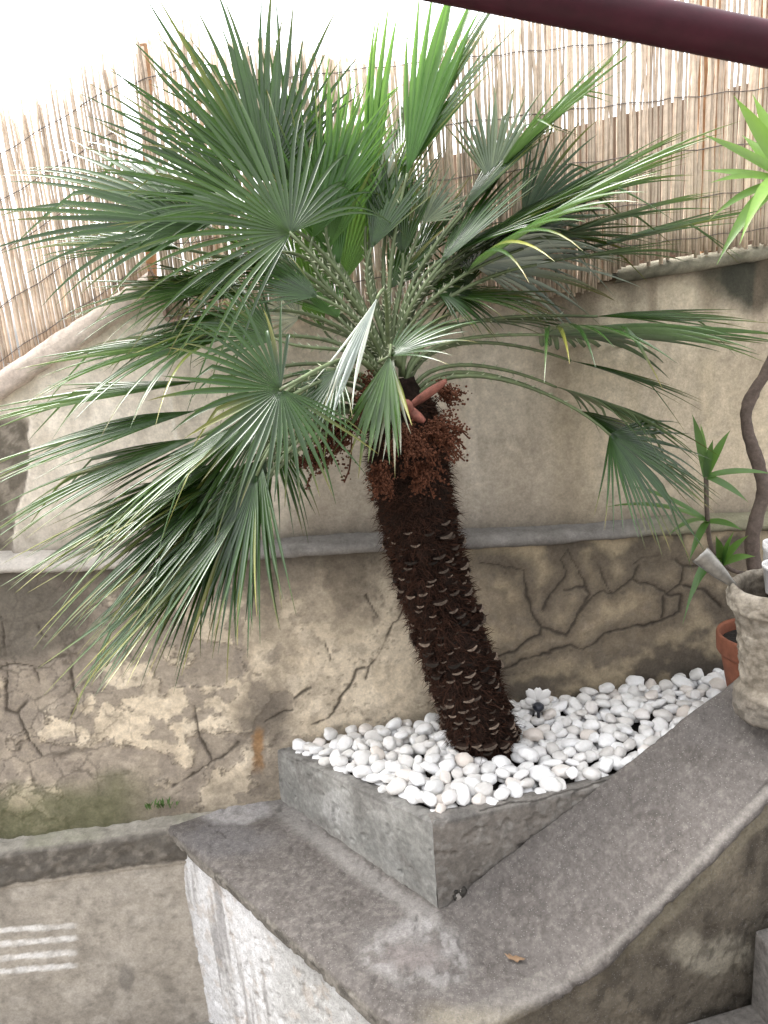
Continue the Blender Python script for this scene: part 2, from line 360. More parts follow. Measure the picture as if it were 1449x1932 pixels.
# ledge: rounded cement nosing swept along the wall
ls = spread(-1.0, 1.95, .012, -3.4, 4.6, .08)
prof = [(.10, .034), (.06, .031), (.03, .026), (.005, .018), (-.012, .008), (-.020, -.004), (-.020, -.014), (-.014, -.022), (.0, -.026), (.03, -.026)]
prof2 = resample([(a, b, 0) for a, b in prof], 22)[:, :2]
P = np.array([[wp(s, a, float(ledge_z(s))+b) for a, b in prof2] for s in ls])
px, py = proj(P); nm = fbm(P, 10, 5, 2); nf = fbm(P, 45, 4, 8); nl = fbm(P, 12, 4, 12, (.3, 1, 3))
c = np.zeros(P.shape)+np.array([.175, .163, .152]); c = mixc(c, sst(.45, .65, nl)*.6, [.26, .245, .23]); c = mixc(c, sst(.5, .7, nm)*.5, [.12, .11, .10])
c = mixc(c, sst(480, 200, px)*.75, [.50, .46, .41]); c = mixc(c, sst(1150, 1320, px)*.6, [.20, .19, .10])
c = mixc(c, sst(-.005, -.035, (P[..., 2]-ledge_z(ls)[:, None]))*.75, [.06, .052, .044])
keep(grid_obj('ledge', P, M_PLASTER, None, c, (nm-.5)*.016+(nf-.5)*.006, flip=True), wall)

# upper face, set back behind the ledge; its top climbs at the left and runs level at the right
XB = [-3.6, -1.615, -1.165, -.69, -.645, -.637, -.625, .62, 1.346, 4.0]
ZB = [.14, 1.19, 1.43, 1.682, 1.705, 1.705, 1.600, 1.605, 1.662, 1.80]
def top_z(x): return np.interp(x, XB, ZB)
s_ax = spread(-1.0, 1.95, .009, -3.4, 4.6, .06)
s_ax = np.unique(np.r_[s_ax, -.19, -.182, -.174])
xs = (W0+ws*s_ax[:, None]+wn*.05)[:, 0]
n_z = 120
zt = top_z(xs)[:, None]; zl = (ledge_z(s_ax)+.022)[:, None]; Tz = np.linspace(0, 1, n_z)[None, :]
P = (W0+wn*.05)[None, None, :]+ws*(s_ax[:, None]+0*Tz)[..., None]+np.array([0, 0, 1.])*(zl+(np.maximum(zt, zl+.01)-zl)*Tz)[..., None]
px, py = proj(P); zz = P[..., 2]
nb = fbm(P, 2.6, 5, 31); nm = fbm(P, 8, 5, 32); nf = fbm(P, 36, 4, 33); nst = fbm(P, 6, 4, 34, (1, 1, .12))
c = np.zeros(P.shape)+np.array([.70, .63, .53]); c = mixc(c, sst(.45, .65, nb)*.6, [.78, .72, .63])
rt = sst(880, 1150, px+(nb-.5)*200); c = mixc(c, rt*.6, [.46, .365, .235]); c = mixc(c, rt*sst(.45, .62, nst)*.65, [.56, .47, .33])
c = mixc(c, sst(.52, .7, nm)*.22, [.40, .345, .28]); c = mixc(c, sst(.55, .7, nf)*.2, [.3, .26, .21])
c = mixc(c, sst(.46, .66, fbm(P, 5, 5, 38, (1, 1, .35)))*.24, [.33, .285, .23]); c = mixc(c, sst(.55, .7, fbm(P, 20, 4, 39, (1, 1, .4)))*.25, [.28, .24, .19])
vst = sst(.50, .68, fbm(P, 9, 4, 63, (1, 1, .07))); c = mixc(c, vst*.30, [.36, .30, .225])
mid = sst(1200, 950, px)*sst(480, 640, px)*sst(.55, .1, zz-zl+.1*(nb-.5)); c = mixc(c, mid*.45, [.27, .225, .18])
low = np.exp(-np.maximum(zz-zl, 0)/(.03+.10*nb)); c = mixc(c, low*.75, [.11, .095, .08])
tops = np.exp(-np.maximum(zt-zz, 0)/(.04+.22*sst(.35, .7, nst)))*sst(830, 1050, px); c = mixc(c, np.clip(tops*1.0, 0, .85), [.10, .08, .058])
blk = sst(1, .35, np.hypot((px-1405)/105, (py-520)/80)+(nm-.5)*1.2); c = mixc(c, blk*.93, [.025, .027, .02])
drips = sst(.56, .66, fbm(P, 13, 3, 36, (1, 1, .05)))*rt*sst(.55, .0, zt-zz); c = mixc(c, drips*.5, [.16, .12, .085])
ed = px-(38+26*(fbm(P, 14, 5, 61)-.5)+20*np.sin(py/60.)); hole = sst(3, -3, ed)*sst(770, 800, py+(nm-.5)*40)
c = mixc(c, hole*.85, [.17, .145, .115]); c = mixc(c, hole*sst(.45, .55, nf)*.6, [.07, .06, .045])
gm = sst(640, 700, py)*sst(130, 0, px)*sst(790, 740, py); c = mixc(c, gm*.3, [.25, .22, .10])
disp = (nb-.5)*.022+(nm-.5)*.008+(nf-.5)*.003-hole*.02
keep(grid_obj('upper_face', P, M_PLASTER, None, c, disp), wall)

# copings on top of the wall
def coping(name, pts, depth, thick, t0, colf):
    st = resample(pts, 160); pr = [(depth, -thick), (depth, 0), (t0+.02, .004), (t0+.004, -.006), (t0, -.02), (t0, -thick+.01), (t0+.01, -thick), (t0+.05, -thick)]
    pr = resample([(a, b, 0) for a, b in pr], 26)[:, :2]
    P = np.array([[q+wn*(a-.05)+np.array([0, 0, b]) for a, b in pr] for q in st])
    nm = fbm(P, 11, 5, 71); nf = fbm(P, 45, 4, 72); c = np.zeros(P.shape)+np.array(colf[0])
    c = mixc(c, sst(.45, .62, nm)*.7, colf[1]); c = mixc(c, sst(.55, .7, nf)*.5, colf[2])
    keep(grid_obj(name, P, M_PLASTER, None, c, (nm-.5)*.02+(nf-.5)*.006, flip=True), wall)
def wpx(x, z, t=.05):                      # point on the wall sheet at world x
    s = (x-W0[0]-wn[0]*t)/ws[0]; return wp(s, t, z)
coping('coping', [wpx(-3.4, .29), wpx(-1.165, 1.475), wpx(-.69, 1.727), wpx(-.65, 1.748)], .28, .075, .010, ([.50, .42, .36], [.58, .50, .43], [.26, .22, .18]))
coping('coping', [wpx(.80, 1.655), wpx(1.346, 1.70), wpx(4.2, 1.86)], .28, .045, .022, ([.13, .12, .09], [.24, .22, .17], [.025, .025, .02]))
# solid body behind the faces (so the wall has thickness from any side)
bm = MB()
for (sa, sb, za, zb_) in ((-3.3, -.02, GZ, .78), (-.02, 4.5, GZ, .58)): 
    q = [wp(sa, .05, za), wp(sb, .05, za), wp(sb, .30, za), wp(sa, .30, za), wp(sa, .05, zb_), wp(sb, .05, zb_), wp(sb, .30, zb_), wp(sa, .30, zb_)]
    bm.add(q, [(0, 1, 5, 4), (1, 2, 6, 5), (2, 3, 7, 6), (3, 0, 4, 7), (4, 5, 6, 7)])
xs_ = np.array([-3.6, -1.165, -.645, -.625, .62, 1.346, 4.0])
for xa, xb in zip(xs_[:-1], xs_[1:]):
    if xb-xa < .05: continue
    za, zb_ = top_z(xa+.01)-.012, top_z(xb-.01)-.012
    q = [wpx(xa, .5, .075), wpx(xb, .5, .075), wpx(xb, .5, .30), wpx(xa, .5, .30), wpx(xa, max(za, .51), .075), wpx(xb, zb_, .075), wpx(xb, zb_, .30), wpx(xa, max(za, .51), .30)]
    bm.add(q, [(0, 1, 5, 4), (1, 2, 6, 5), (2, 3, 7, 6), (3, 0, 4, 7), (4, 5, 6, 7)])
keep(bm.obj('wall_body', M_REAR, None, False), wall)

# ------------------------------------------------------------------ low plinth wall at the foot of the garden wall, left
ZL = -.084
def sweep(name, stations, prof_n, mat, parent, colorf, dispf, ns):
    """stations: list of profiles (each a list of 3D points, same count)"""
    stations = [np.asarray(st, float) for st in stations]
    seg = np.mean([np.linalg.norm(np.diff(st, axis=0), axis=1) for st in stations], 0)
    wgt = np.maximum(seg, .014); cnt_ = np.maximum(2, np.round(wgt/wgt.sum()*prof_n)).astype(int)
    us_ = np.concatenate([i+np.arange(c_)/c_ for i, c_ in enumerate(cnt_)]+[[len(seg)]])
    rows = np.array([[[np.interp(u, range(len(st)), st[:, k]) for k in range(3)] for u in us_] for st in stations])
    Ls = np.r_[0, np.cumsum(np.linalg.norm(np.diff(np.mean(rows, 1), axis=0), axis=1))]; tt = np.linspace(0, Ls[-1], ns)
    P = np.stack([np.stack([np.interp(tt, Ls, rows[:, j, k]) for k in range(3)], -1) for j in range(rows.shape[1])], 1)
    px, py = proj(P); c, d = colorf(P, px, py), dispf(P, px, py)
    return keep(grid_obj(name, P, mat, None, c, d, flip=True), parent) if parent else grid_obj(name, P, mat, None, c, d, flip=True)
pl_a, pl_b = np.array([-3.0, 2.10, 0]), np.array([-.42, 2.339, 0])
def pl_prof(p):
    q = lambda t, z: p+wn*t+np.array([0, 0, z])
    return [q(.13, ZL-.012), q(.02, ZL-.014), q(.004, ZL-.018), q(-.004, ZL-.022), q(.0, ZL-.12), q(.012, ZL-.158), q(.02, ZL-.165), q(.02, GZ)]
def pl_col(P, px, py):
    nb = fbm(P, 4, 5, 81); nm = fbm(P, 11, 5, 82); nf = fbm(P, 42, 4, 83); dz = ZL-P[..., 2]
    c = np.zeros(P.shape)+np.array([.36, .325, .28]); c = mixc(c, sst(.45, .62, nb)*.6, [.235, .21, .18]); c = mixc(c, sst(.5, .65, nm)*.45, [.43, .395, .35])
    band = sst(.150, .138, dz+.03*(nm-.5))*sst(.008, .02, dz); c = mixc(c, band*.92, [.085, .076, .066]); c = mixc(c, band*sst(.5, .62, nf)*.6, [.20, .18, .155])
    topm = sst(.02, .004, dz); c = mixc(c, topm, [.30, .29, .25]); c = mixc(c, topm*sst(.45, .6, nb)*.6, [.20, .22, .11])
    for y0 in (1757, 1782, 1808, 1832):      # faded white paint stripes
        k = sst(6.5, 3.5, np.abs(py-(y0-.075*px)+ (nf-.5)*5))*sst(150, 138, px+(nm-.5)*24)*(.55+.45*sst(.35, .6, nf)); c = mixc(c, k*.75, [.80, .79, .78])
    c = mixc(c, sst(1, .5, np.hypot((px-238)/22, (py-1845)/40)+(nm-.5)*.8)*.6, [.12, .11, .10])
    c = mixc(c, sst(.55, .75, fbm(P, 38, 5, 87))*.4, [.15, .135, .115])
    return c
def pl_disp(P, px, py):
    dz = ZL-P[..., 2]; rough = sst(.17, .14, dz)*sst(.0, .02, dz)
    return (fbm(P, 6, 4, 84)-.5)*.02 + (fbm(P, 28, 4, 85)-.5)*(.005+.022*rough)
plinth = sweep('plinth_wall', [pl_prof(pl_a), pl_prof(pl_b)], 150, M_PLASTER, None, pl_col, pl_disp, 330)
tag(plinth, 'low grey plinth wall with dark rough edge and faded white paint stripes', 'wall')

# ------------------------------------------------------------------ L-shaped parapet: level arm and sloping arm
par = tag(empty('parapet', (.3, 1.5, GZ)), 'broad speckled concrete parapet bending round the planter, one arm level, one climbing', 'parapet')
O1, O2_ = np.array([-.836, 2.306]), np.array([-.02, 1.425])           # outer edge of the level arm
dO = (O2_-O1)/np.linalg.norm(O2_-O1); nO = np.array([-dO[1], dO[0]])*-1  # nO points outwards (left/front)
if nO[0] > 0: nO = -nO
I1, I2 = np.array([-.40, 2.50]), np.array([.19, 1.865])               # inner edge, hidden under the planter
def left_prof(o, i, wl):
    q = lambda k, z: np.array([o[0]+nO[0]*k, o[1]+nO[1]*k, z])
    top = [np.array([*(i+(o-i)*t), ZL]) for t in (0, .25, .5, .75, .93)]
    return top+[q(-.012, ZL-.002), q(-.002, ZL-.012), q(.002, ZL-.03), q(-.002, ZL-wl), q(-.012, ZL-wl-.008), q(-.03, ZL-wl-.014), q(-.03, GZ)]
def conc_cols(P, px, py):
    nb = fbm(P, 3.5, 5, 101); nm = fbm(P, 10, 5, 102); nf = fbm(P, 40, 4, 103)
    c = np.zeros(P.shape)+np.array([.104, .093, .086]); c = mixc(c, sst(.42, .62, nb)*.6, [.138, .124, .115]); c = mixc(c, sst(.52, .68, nm)*.5, [.072, .063, .057])
    c = mixc(c, sst(.5, .72, fbm(P, 95, 3, 109))*.28, [.25, .225, .205])
    return c, nb, nm, nf
def corner_cols(c, P, px, py, nb, nm, nf):
    # cement patches and the pale scrubbed ring
    c = mixc(c, sst(1, .6, np.hypot((px-450)/85, (py-1530)/28)+(nm-.5)*.6)*.8, [.34, .325, .32])
    c = mixc(c, sst(26, 6, np.abs(polydist(px, py, [(525, 1515), (620, 1600), (720, 1670), (815, 1735)]))+(nm-.5)*20)*.55, [.29, .275, .26])
    d = np.hypot((px-785)/88, (py-1808)/62)+(nm-.5)*1.3+(nf-.5)*.6
    c = mixc(c, np.exp(-((d-.8)/.30)**2)*sst(.3, .6, nf)*.55, [.36, .345, .335]); c = mixc(c, sst(.7, .2, d)*.6, [.24, .21, .20])
    c = mixc(c, sst(1880, 1925, py+(nm-.5)*40)*sst(760, 850, px)*.5, [.22, .19, .13])
    c = mixc(c, sst(1, .4, np.hypot((px-420)/120, (py-1585)/40)+(nm-.5)*.6)*.5, [.13, .125, .13])
    return c
def left_col(P, px, py):
    c, nb, nm, nf = conc_cols(P, px, py); dz = ZL-P[..., 2]
    c = corner_cols(c, P, px, py, nb, nm, nf)
    lip = sst(.012, .03, dz); c = mixc(c, lip*.85, [.13, .118, .102]); c = mixc(c, lip*sst(.5, .62, nf)*.6, [.24, .22, .19]); c = mixc(c, lip*sst(.58, .66, fbm(P, 24, 4, 104))*.7, [.05, .045, .038])
    wl = .060+.05*(fbm(P, 5, 3, 105)-.5)+.035*(fbm(P, 18, 3, 106)-.5); low = sst(wl, wl+.006, dz-.012)
    white = np.zeros(P.shape)+np.array([.60, .595, .60]); vs = fbm(P, 20, 5, 107, (1, 1, .08)); white = mixc(white, sst(.5, .62, vs)*.75, [.40, .385, .37]); white = mixc(white, sst(.57, .66, vs)*.7, [.27, .26, .26])
    fade = sst(455, 560, px+(nb-.5)*60); white = mixc(white, fade*.75, [.33, .325, .31])
    white = mixc(white, sst(.60, .66, fbm(P, 26, 4, 108))*.35, [.40, .33, .27])
    return c*(1-low[..., None])+white*low[..., None]
def conc_disp(P, px, py): return -sst(.60, .70, fbm(P, 34, 3, 114))*.005+(fbm(P, 5, 4, 111)-.5)*.016+(fbm(P, 26, 4, 112)-.5)*.007+(fbm(P, 80, 3, 113)-.5)*.0025
ts = np.linspace(0, 1, 14)
sweep('level_arm', [left_prof(O1+(O2_-O1)*t, I1+(I2-I1)*t, .055+.02*t) for t in ts], 190, M_CONC, par, left_col, conc_disp, 290)

Bq = np.array([.06, 1.845, ZL]); Dq = np.array([.966, 2.038, .449]); md = Dq-Bq
Jq = onz(1057, 1860, ZL); Nr = np.cross(md, Jq-Bq)
OUT = [np.array([-.02, 1.425, ZL+.003]), np.array([.16, 1.475, ZL+.003]), Jq+np.array([-.004, 0, .003]), onp(1150, 1790, Bq, Nr), onp(1300, 1641, Bq, Nr), onp(1449, 1490, Bq, Nr)]
OUT.append(OUT[-1]+(OUT[-1]-OUT[-2])*1.6)
INN = [np.array([.0, 1.83, ZL+.003]), np.array([.045, 1.83, ZL+.003]), Bq+np.array([.02, .0, .004]), Bq+md*.21, Bq+md*.58, Bq+md*.95, Bq+md*1.62]
def right_prof(o, i):
    h = np.array([o[0]-i[0], o[1]-i[1], 0]); h /= np.linalg.norm(h)
    q = lambda k, z: o+h*k+np.array([0, 0, z])
    return [np.array([i[0], i[1], min(i[2]-.05, .1)])-h*.04, i-h*.004+np.array([0, 0, -.02]), i+h*.012+np.array([0, 0, 0])]+[i+(o-i)*t for t in (.2, .4, .6, .8, .94)]+[q(-.012, -.001), q(.0, -.004), q(.010, -.014), q(.013, -.026), q(.010, -.034), q(-.014, -.042), q(-.022, -.058), q(-.012, -.12), np.array([*(o-h*.006)[:2], GZ])]
lin = lambda L: np.concatenate([[np.asarray(a)+(np.asarray(b)-a)*t for t in np.linspace(0, 1, 6, endpoint=False)] for a, b in zip(L[:-1], L[1:])]+[[L[-1]]])
OUTs, INNs = lin(OUT), lin(INN)
def right_col(P, px, py):
    c, nb, nm, nf = conc_cols(P, px, py)
    c = corner_cols(c, P, px, py, nb, nm, nf)
    k = np.arange(P.shape[1])[None, :]/P.shape[1]
    # outer face
    m2 = np.array([md[0], md[1]])/np.hypot(md[0], md[1]); top = P[..., 2]-np.interp(P[..., :2]@m2, OUTs[:, :2]@m2, OUTs[:, 2]); face = sst(-.03, -.045, top)*(k > .3)
    f = np.zeros(P.shape)+np.array([.13, .112, .088]); f = mixc(f, sst(.47, .6, nb)*.7, [.25, .215, .165]); f = mixc(f, sst(.52, .64, nm)*.7, [.075, .063, .05])
    pal = sst(1, .5, np.hypot((px-1340)/95, (py-1800)/50)+(nm-.5)*1.2); f = mixc(f, pal*.65, [.36, .33, .265]); f = mixc(f, sst(.60, .66, fbm(P, 22, 4, 121))*.5, [.05, .043, .035])
    d2, d3 = worley(P, 16, 122); f = mixc(f, sst(.06, .02, d3-d2)*sst(.48, .6, nb)*.6, [.04, .035, .03])
    pal2 = sst(1, .5, np.abs((py-1640)+(px-1330)*1.0)/40+(nm-.5)*.9)*sst(1120, 1240, px); f = mixc(f, pal2*.5, [.27, .24, .175])
    c = c*(1-face[..., None])+f*face[..., None]
    edge = np.exp(-((top+.006)/.006)**2)*(k > .3); c = mixc(c, edge*.35, [.30, .28, .25])
    gro = np.exp(-((top+.046)/.007)**2)*(k > .3); c = mixc(c, gro*.6, [.04, .036, .03])
    c = mixc(c, sst(1, .5, np.hypot((px-1330)/70, (py-1370)/60)+(nm-.5)*.7)*.5, [.11, .10, .095])
    ins = sst(.24, .20, k)*0; return c
sweep('sloping_arm', [right_prof(o, i) for o, i in zip(OUTs, INNs)], 210, M_CONC, par, right_col, conc_disp, 270)

# ------------------------------------------------------------------ planter
planter = tag(empty('planter', (.1, 2.0, ZL)), 'grey cement planter box filled with white pebbles round the palm', 'planter')
A3, B3, C3 = np.array([-.452, 2.424, .118]), np.array([.066, 1.842, .2]), np.array([.64, 1.965, .2])
def planter_wall(name, a, b, nin, n, extra):
    h = b-a; h[2] = 0; h /= np.linalg.norm(h); outw = np.array([h[1], -h[0], 0])
    if np.dot(outw, nin) > 0: outw = -outw
    def pr(p):
        return [p-outw*.052+np.array([0, 0, -.09]), p-outw*.050+np.array([0, 0, -.004]), p-outw*.035+np.array([0, 0, .0]), p-outw*.012, p-outw*.002+np.array([0, 0, -.004]), p+np.array([0, 0, -.016]), np.array([p[0]+outw[0]*.004, p[1]+outw[1]*.004, ZL-.03])]
    def cf(P, px, py):
        nb = fbm(P, 5, 5, 131+extra); nm = fbm(P, 13, 5, 132); nf = fbm(P, 45, 4, 133); vs = fbm(P, 8, 4, 134, (1, 1, .3))
        if extra:
            c = np.zeros(P.shape)+np.array([.150, .135, .120]); c = mixc(c, sst(.45, .62, nb)*.6, [.205, .185, .165])
        else:
            c = np.zeros(P.shape)+np.array([.215, .212, .198]); c = mixc(c, sst(.45, .6, vs)*.6, [.31, .305, .29]); c = mixc(c, sst(.52, .68, nb)*.5, [.15, .148, .138])
            c = mixc(c, sst(1, .5, np.hypot((px-630)/30, (py-1525)/40)+(nm-.5)*.7)*.45, [.38, .375, .365])
        c = mixc(c, sst(.54, .66, nm)*.4, [.11, .10, .092]); c = mixc(c, sst(.58, .68, nf)*.3, [.30, .29, .27])
        rim = sst(-.02, -.008, P[..., 2]-np.interp(P[..., 0], [A3[0], B3[0], C3[0]], [A3[2], B3[2], C3[2]])); c = mixc(c, rim*.5, [.17, .16, .148]); c = mixc(c, rim*sst(.5, .62, nm)*.5, [.09, .085, .08])
        cdp = polydist(px, py+(nm-.5)*14, [(905, 1530), (960, 1512), (1010, 1512), (1060, 1495), (1120, 1478), (1150, 1474)]); c = mixc(c, sst(2.6, .8, cdp)*.85*extra, [.035, .03, .026])
        c = mixc(c, sst(ZL+.035, ZL, P[..., 2]+.02*(nm-.5))*.4, [.26, .25, .23])
        return c
    df = lambda P, px, py: (fbm(P, 8, 4, 141)-.5)*.012+(fbm(P, 34, 4, 142)-.5)*.0045-sst(.64, .72, fbm(P, 22, 3, 143))*.006
    sweep(name, [pr(a+(b-a)*t) for t in np.linspace(0, 1, 8)], 110, M_PLANTER, planter, cf, df, n)
ctr = np.array([.3, 2.25, 0])
planter_wall('side_wall', A3.copy(), B3.copy(), ctr-A3, 200, 0)
planter_wall('front_wall', B3.copy(), C3.copy(), ctr-B3, 160, 1)
POLY = np.array([[-.405, 2.425], [.078, 1.890], [.61, 2.000], [.97, 2.085], [1.28, 2.14], [1.36, 2.575], [.5, 2.500], [-.1, 2.445]])
def lvl(x, y):   # top level of the soil
    P_ = np.array([[-.44, 2.41, .10], [.07, 1.88, .178], [.6, 1.99, .178], [1.2, 2.2, .19], [1.2, 2.55, .185], [.45, 2.49, .172], [0., 2.45, .145]])
    wq = 1/((x-P_[:, 0])**2+(y-P_[:, 1])**2+.003); return float((wq*P_[:, 2]).sum()/wq.sum())
sv = [(p[0], p[1], lvl(*p)) for p in POLY]; sg = []; sf = []
cxy = POLY.mean(0); NR = 14; K = len(POLY)
for r in range(NR+1):
    for k in range(K*4):
        p = POLY[k//4]+(POLY[(k//4+1) % K]-POLY[k//4])*(k % 4)/4; q = cxy+(p-cxy)*max(r, .02)/NR*1.03
        sg.append((q[0], q[1], lvl(*q)-.012+.006*random.random()))
for r in range(NR):
    for k in range(K*4): sf.append((r*K*4+k, r*K*4+(k+1) % (K*4), (r+1)*K*4+(k+1) % (K*4), (r+1)*K*4+k))
keep(mesh_obj('soil', sg, sf, M_SOIL, None), planter)

# small drain stub with debris at the foot of the planter
dp = onp(866, 1690, B3, np.cross(C3-B3, [0, 0, 1])); mb = MB()
r_ = random.Random(3)
for k in range(9):
    V, Fc = [], []
    bmx = bmesh.new(); bmesh.ops.create_icosphere(bmx, subdivisions=1, radius=1)
    sc = .006+.008*r_.random(); off = Vector((r_.uniform(-.012, .014), r_.uniform(-.012, 0), r_.uniform(-.016, .018)))
    V = [Vector(dp)+off+v.co*sc*r_.uniform(.7, 1.3) for v in bmx.verts]; Fc = [[v.index for v in f.verts] for f in bmx.faces]; mb.add(V, Fc, 0 if k % 3 else 1); bmx.free()
o = mb.obj('drain_debris', [flat_mat('drain_dark', (.03, .027, .023), .9, .5, 90, .6), flat_mat('drain_grey', (.22, .20, .18), .9, .3, 90, .5)]); keep(o, planter)

# ------------------------------------------------------------------ palm
TRB = np.array([.283, 2.235, .155]); TRT = at(764, 815, 2.24)
axis_pts = smooth_path([TRB, at(866, 1250, 2.45), at(820, 1110, 2.38), at(783, 950, 2.30), TRT, at(742, 720, 2.20)], 14)
palm = tag(empty('palm_tree', tuple(TRB)), 'leaning fan palm with dark shaggy trunk growing from white pebbles', 'palm tree')
TL = np.r_[0, np.cumsum(np.linalg.norm(np.diff(axis_pts, axis=0), axis=1))]; TLEN = TL[-1]
def ax_at(u): return np.array([np.interp(u*TLEN, TL, axis_pts[:, k]) for k in range(3)])
def trunk_r(u): return float(np.interp(u, [0, .08, .5, .82, .93, 1], [.102, .100, .101, .108, .094, .052]))
us = np.linspace(0, 1, 90); V, Fc = tube([ax_at(u) for u in us], [trunk_r(u) for u in us], 36)
Vn = np.array([tuple(v) for v in V]); cen = np.repeat(np.array([ax_at(u) for u in us]), 36, 0)
dirn = (Vn-cen); dirn /= np.linalg.norm(dirn, axis=1, keepdims=True)
Vn = Vn + dirn*((fbm(Vn, 30, 4, 151)-.5)*.040)[:, None]
trunk = keep(mesh_obj('trunk', Vn, Fc, M_BARK), palm)
def trunk_frame(u):
    t = ax_at(min(u+.02, 1))-ax_at(max(u-.02, 0)); t /= np.linalg.norm(t); a = np.cross(t, [0, 1, 0.]); a /= np.linalg.norm(a); b = np.cross(t, a); return t, a, b
# cut petiole stubs: 290 wedges that share three meshes
stub_meshes = []
for k in range(3):
    r_ = random.Random(20+k); nw = 5; V = []; Fc = []; mi = []
    wd, ln, th = .021+.003*k, .034+.004*k, .009
    for j in range(3):                                   # rings root -> cut end, curved like a spoon
        f = j/2
        for i in range(nw):
            x = (i/(nw-1)-.5)*2; ww = wd*(1.15-.25*f); zc = -.010*x*x
            V.append((x*ww, f*ln, zc*1.0+.012*f*f+.002*r_.random())); V.append((x*ww*.92, f*ln, zc-th*(1-.7*x*x)+.012*f*f))
    def id_(j, i, s): return (j*nw+i)*2+s
    for j in range(2):
        for i in range(nw-1):
            Fc.append((id_(j, i, 0), id_(j, i+1, 0), id_(j+1, i+1, 0), id_(j+1, i, 0))); mi.append(0)
            Fc.append((id_(j, i, 1), id_(j+1, i, 1), id_(j+1, i+1, 1), id_(j, i+1, 1))); mi.append(0)
    for i in range(nw-1): Fc.append((id_(2, i, 0), id_(2, i+1, 0), id_(2, i+1, 1), id_(2, i, 1))); mi.append(1)
    me = bpy.data.meshes.new('petiole_stub'); me.from_pydata(V, [], Fc); me.materials.append(M_STUB); me.materials.append(M_STUBEND); me.polygons.foreach_set('material_index', mi); me.update(); stub_meshes.append(me)
nst_ = 0; ga = math.radians(137.5); i = 0
Pc = np.array(CC)
while i < 520 and nst_ < 290:
    u = .01+.86*(i/520)+.008*random.uniform(-1, 1); a_ = i*ga+random.uniform(-.2, .2); i += 1
    t, a, b = trunk_frame(u); d = a*math.cos(a_)+b*math.sin(a_)
    if d@(ax_at(u)-Pc) > .25*np.linalg.norm(ax_at(u)-Pc) and i % 3: continue
    p = ax_at(u)+d*(trunk_r(u)-.012)
    yv = d*random.uniform(.6, 1)+t*random.uniform(.3, .8)+np.cross(t, d)*random.gauss(0, .15); yv /= np.linalg.norm(yv); xv = np.cross(t, d); xv /= np.linalg.norm(xv); zv = np.cross(xv, yv)
    o = bpy.data.objects.new('petiole_stub', stub_meshes[i % 3]); col.objects.link(o)
    sc = random.choice((.5, .6, .7, .85, .95))*random.uniform(.8, 1.15)
    m4 = Matrix(((xv[0]*sc, yv[0]*sc, zv[0]*sc, p[0]), (xv[1]*sc, yv[1]*sc, zv[1]*sc, p[1]), (xv[2]*sc, yv[2]*sc, zv[2]*sc, p[2]), (0, 0, 0, 1)))
    o.parent = trunk; o.matrix_basis = Matrix.Translation(palm.location).inverted() @ m4
    o.matrix_parent_inverse = Matrix.Translation(palm.location); nst_ += 1
# shaggy fibre
mb_v, mb_f = [], []
for k in range(24000):
    u = random.random()**.9*.95; a_ = random.uniform(0, 2*math.pi); t, a, b = trunk_frame(u); d = a*math.cos(a_)+b*math.sin(a_); tg = np.cross(t, d)
    p = ax_at(u)+d*(trunk_r(u)-.004); L = random.choice((.6, 1, 1, 1.7))*random.uniform(.012, .034); dr = d*random.uniform(.35, 1)+t*random.uniform(-.5, .8)+tg*random.uniform(-.8, .8); dr /= np.linalg.norm(dr)
    wv = np.cross(dr, d+.3*tg); wv /= max(np.linalg.norm(wv), 1e-6); wv *= random.uniform(.0006, .0018); mid_ = p+dr*L*.55+d*.003; end = p+dr*L-t*random.uniform(0, .02)
    n0 = len(mb_v); mb_v += [tuple(p-wv), tuple(p+wv), tuple(mid_+wv*.8), tuple(mid_-wv*.8), tuple(end)]
    mb_f += [(n0, n0+1, n0+2, n0+3), (n0+3, n0+2, n0+4)]
fo = mesh_obj('trunk_fibre', mb_v, mb_f, M_FIBRE, None, False); keep(fo, palm); tag(fo, kind='stuff')

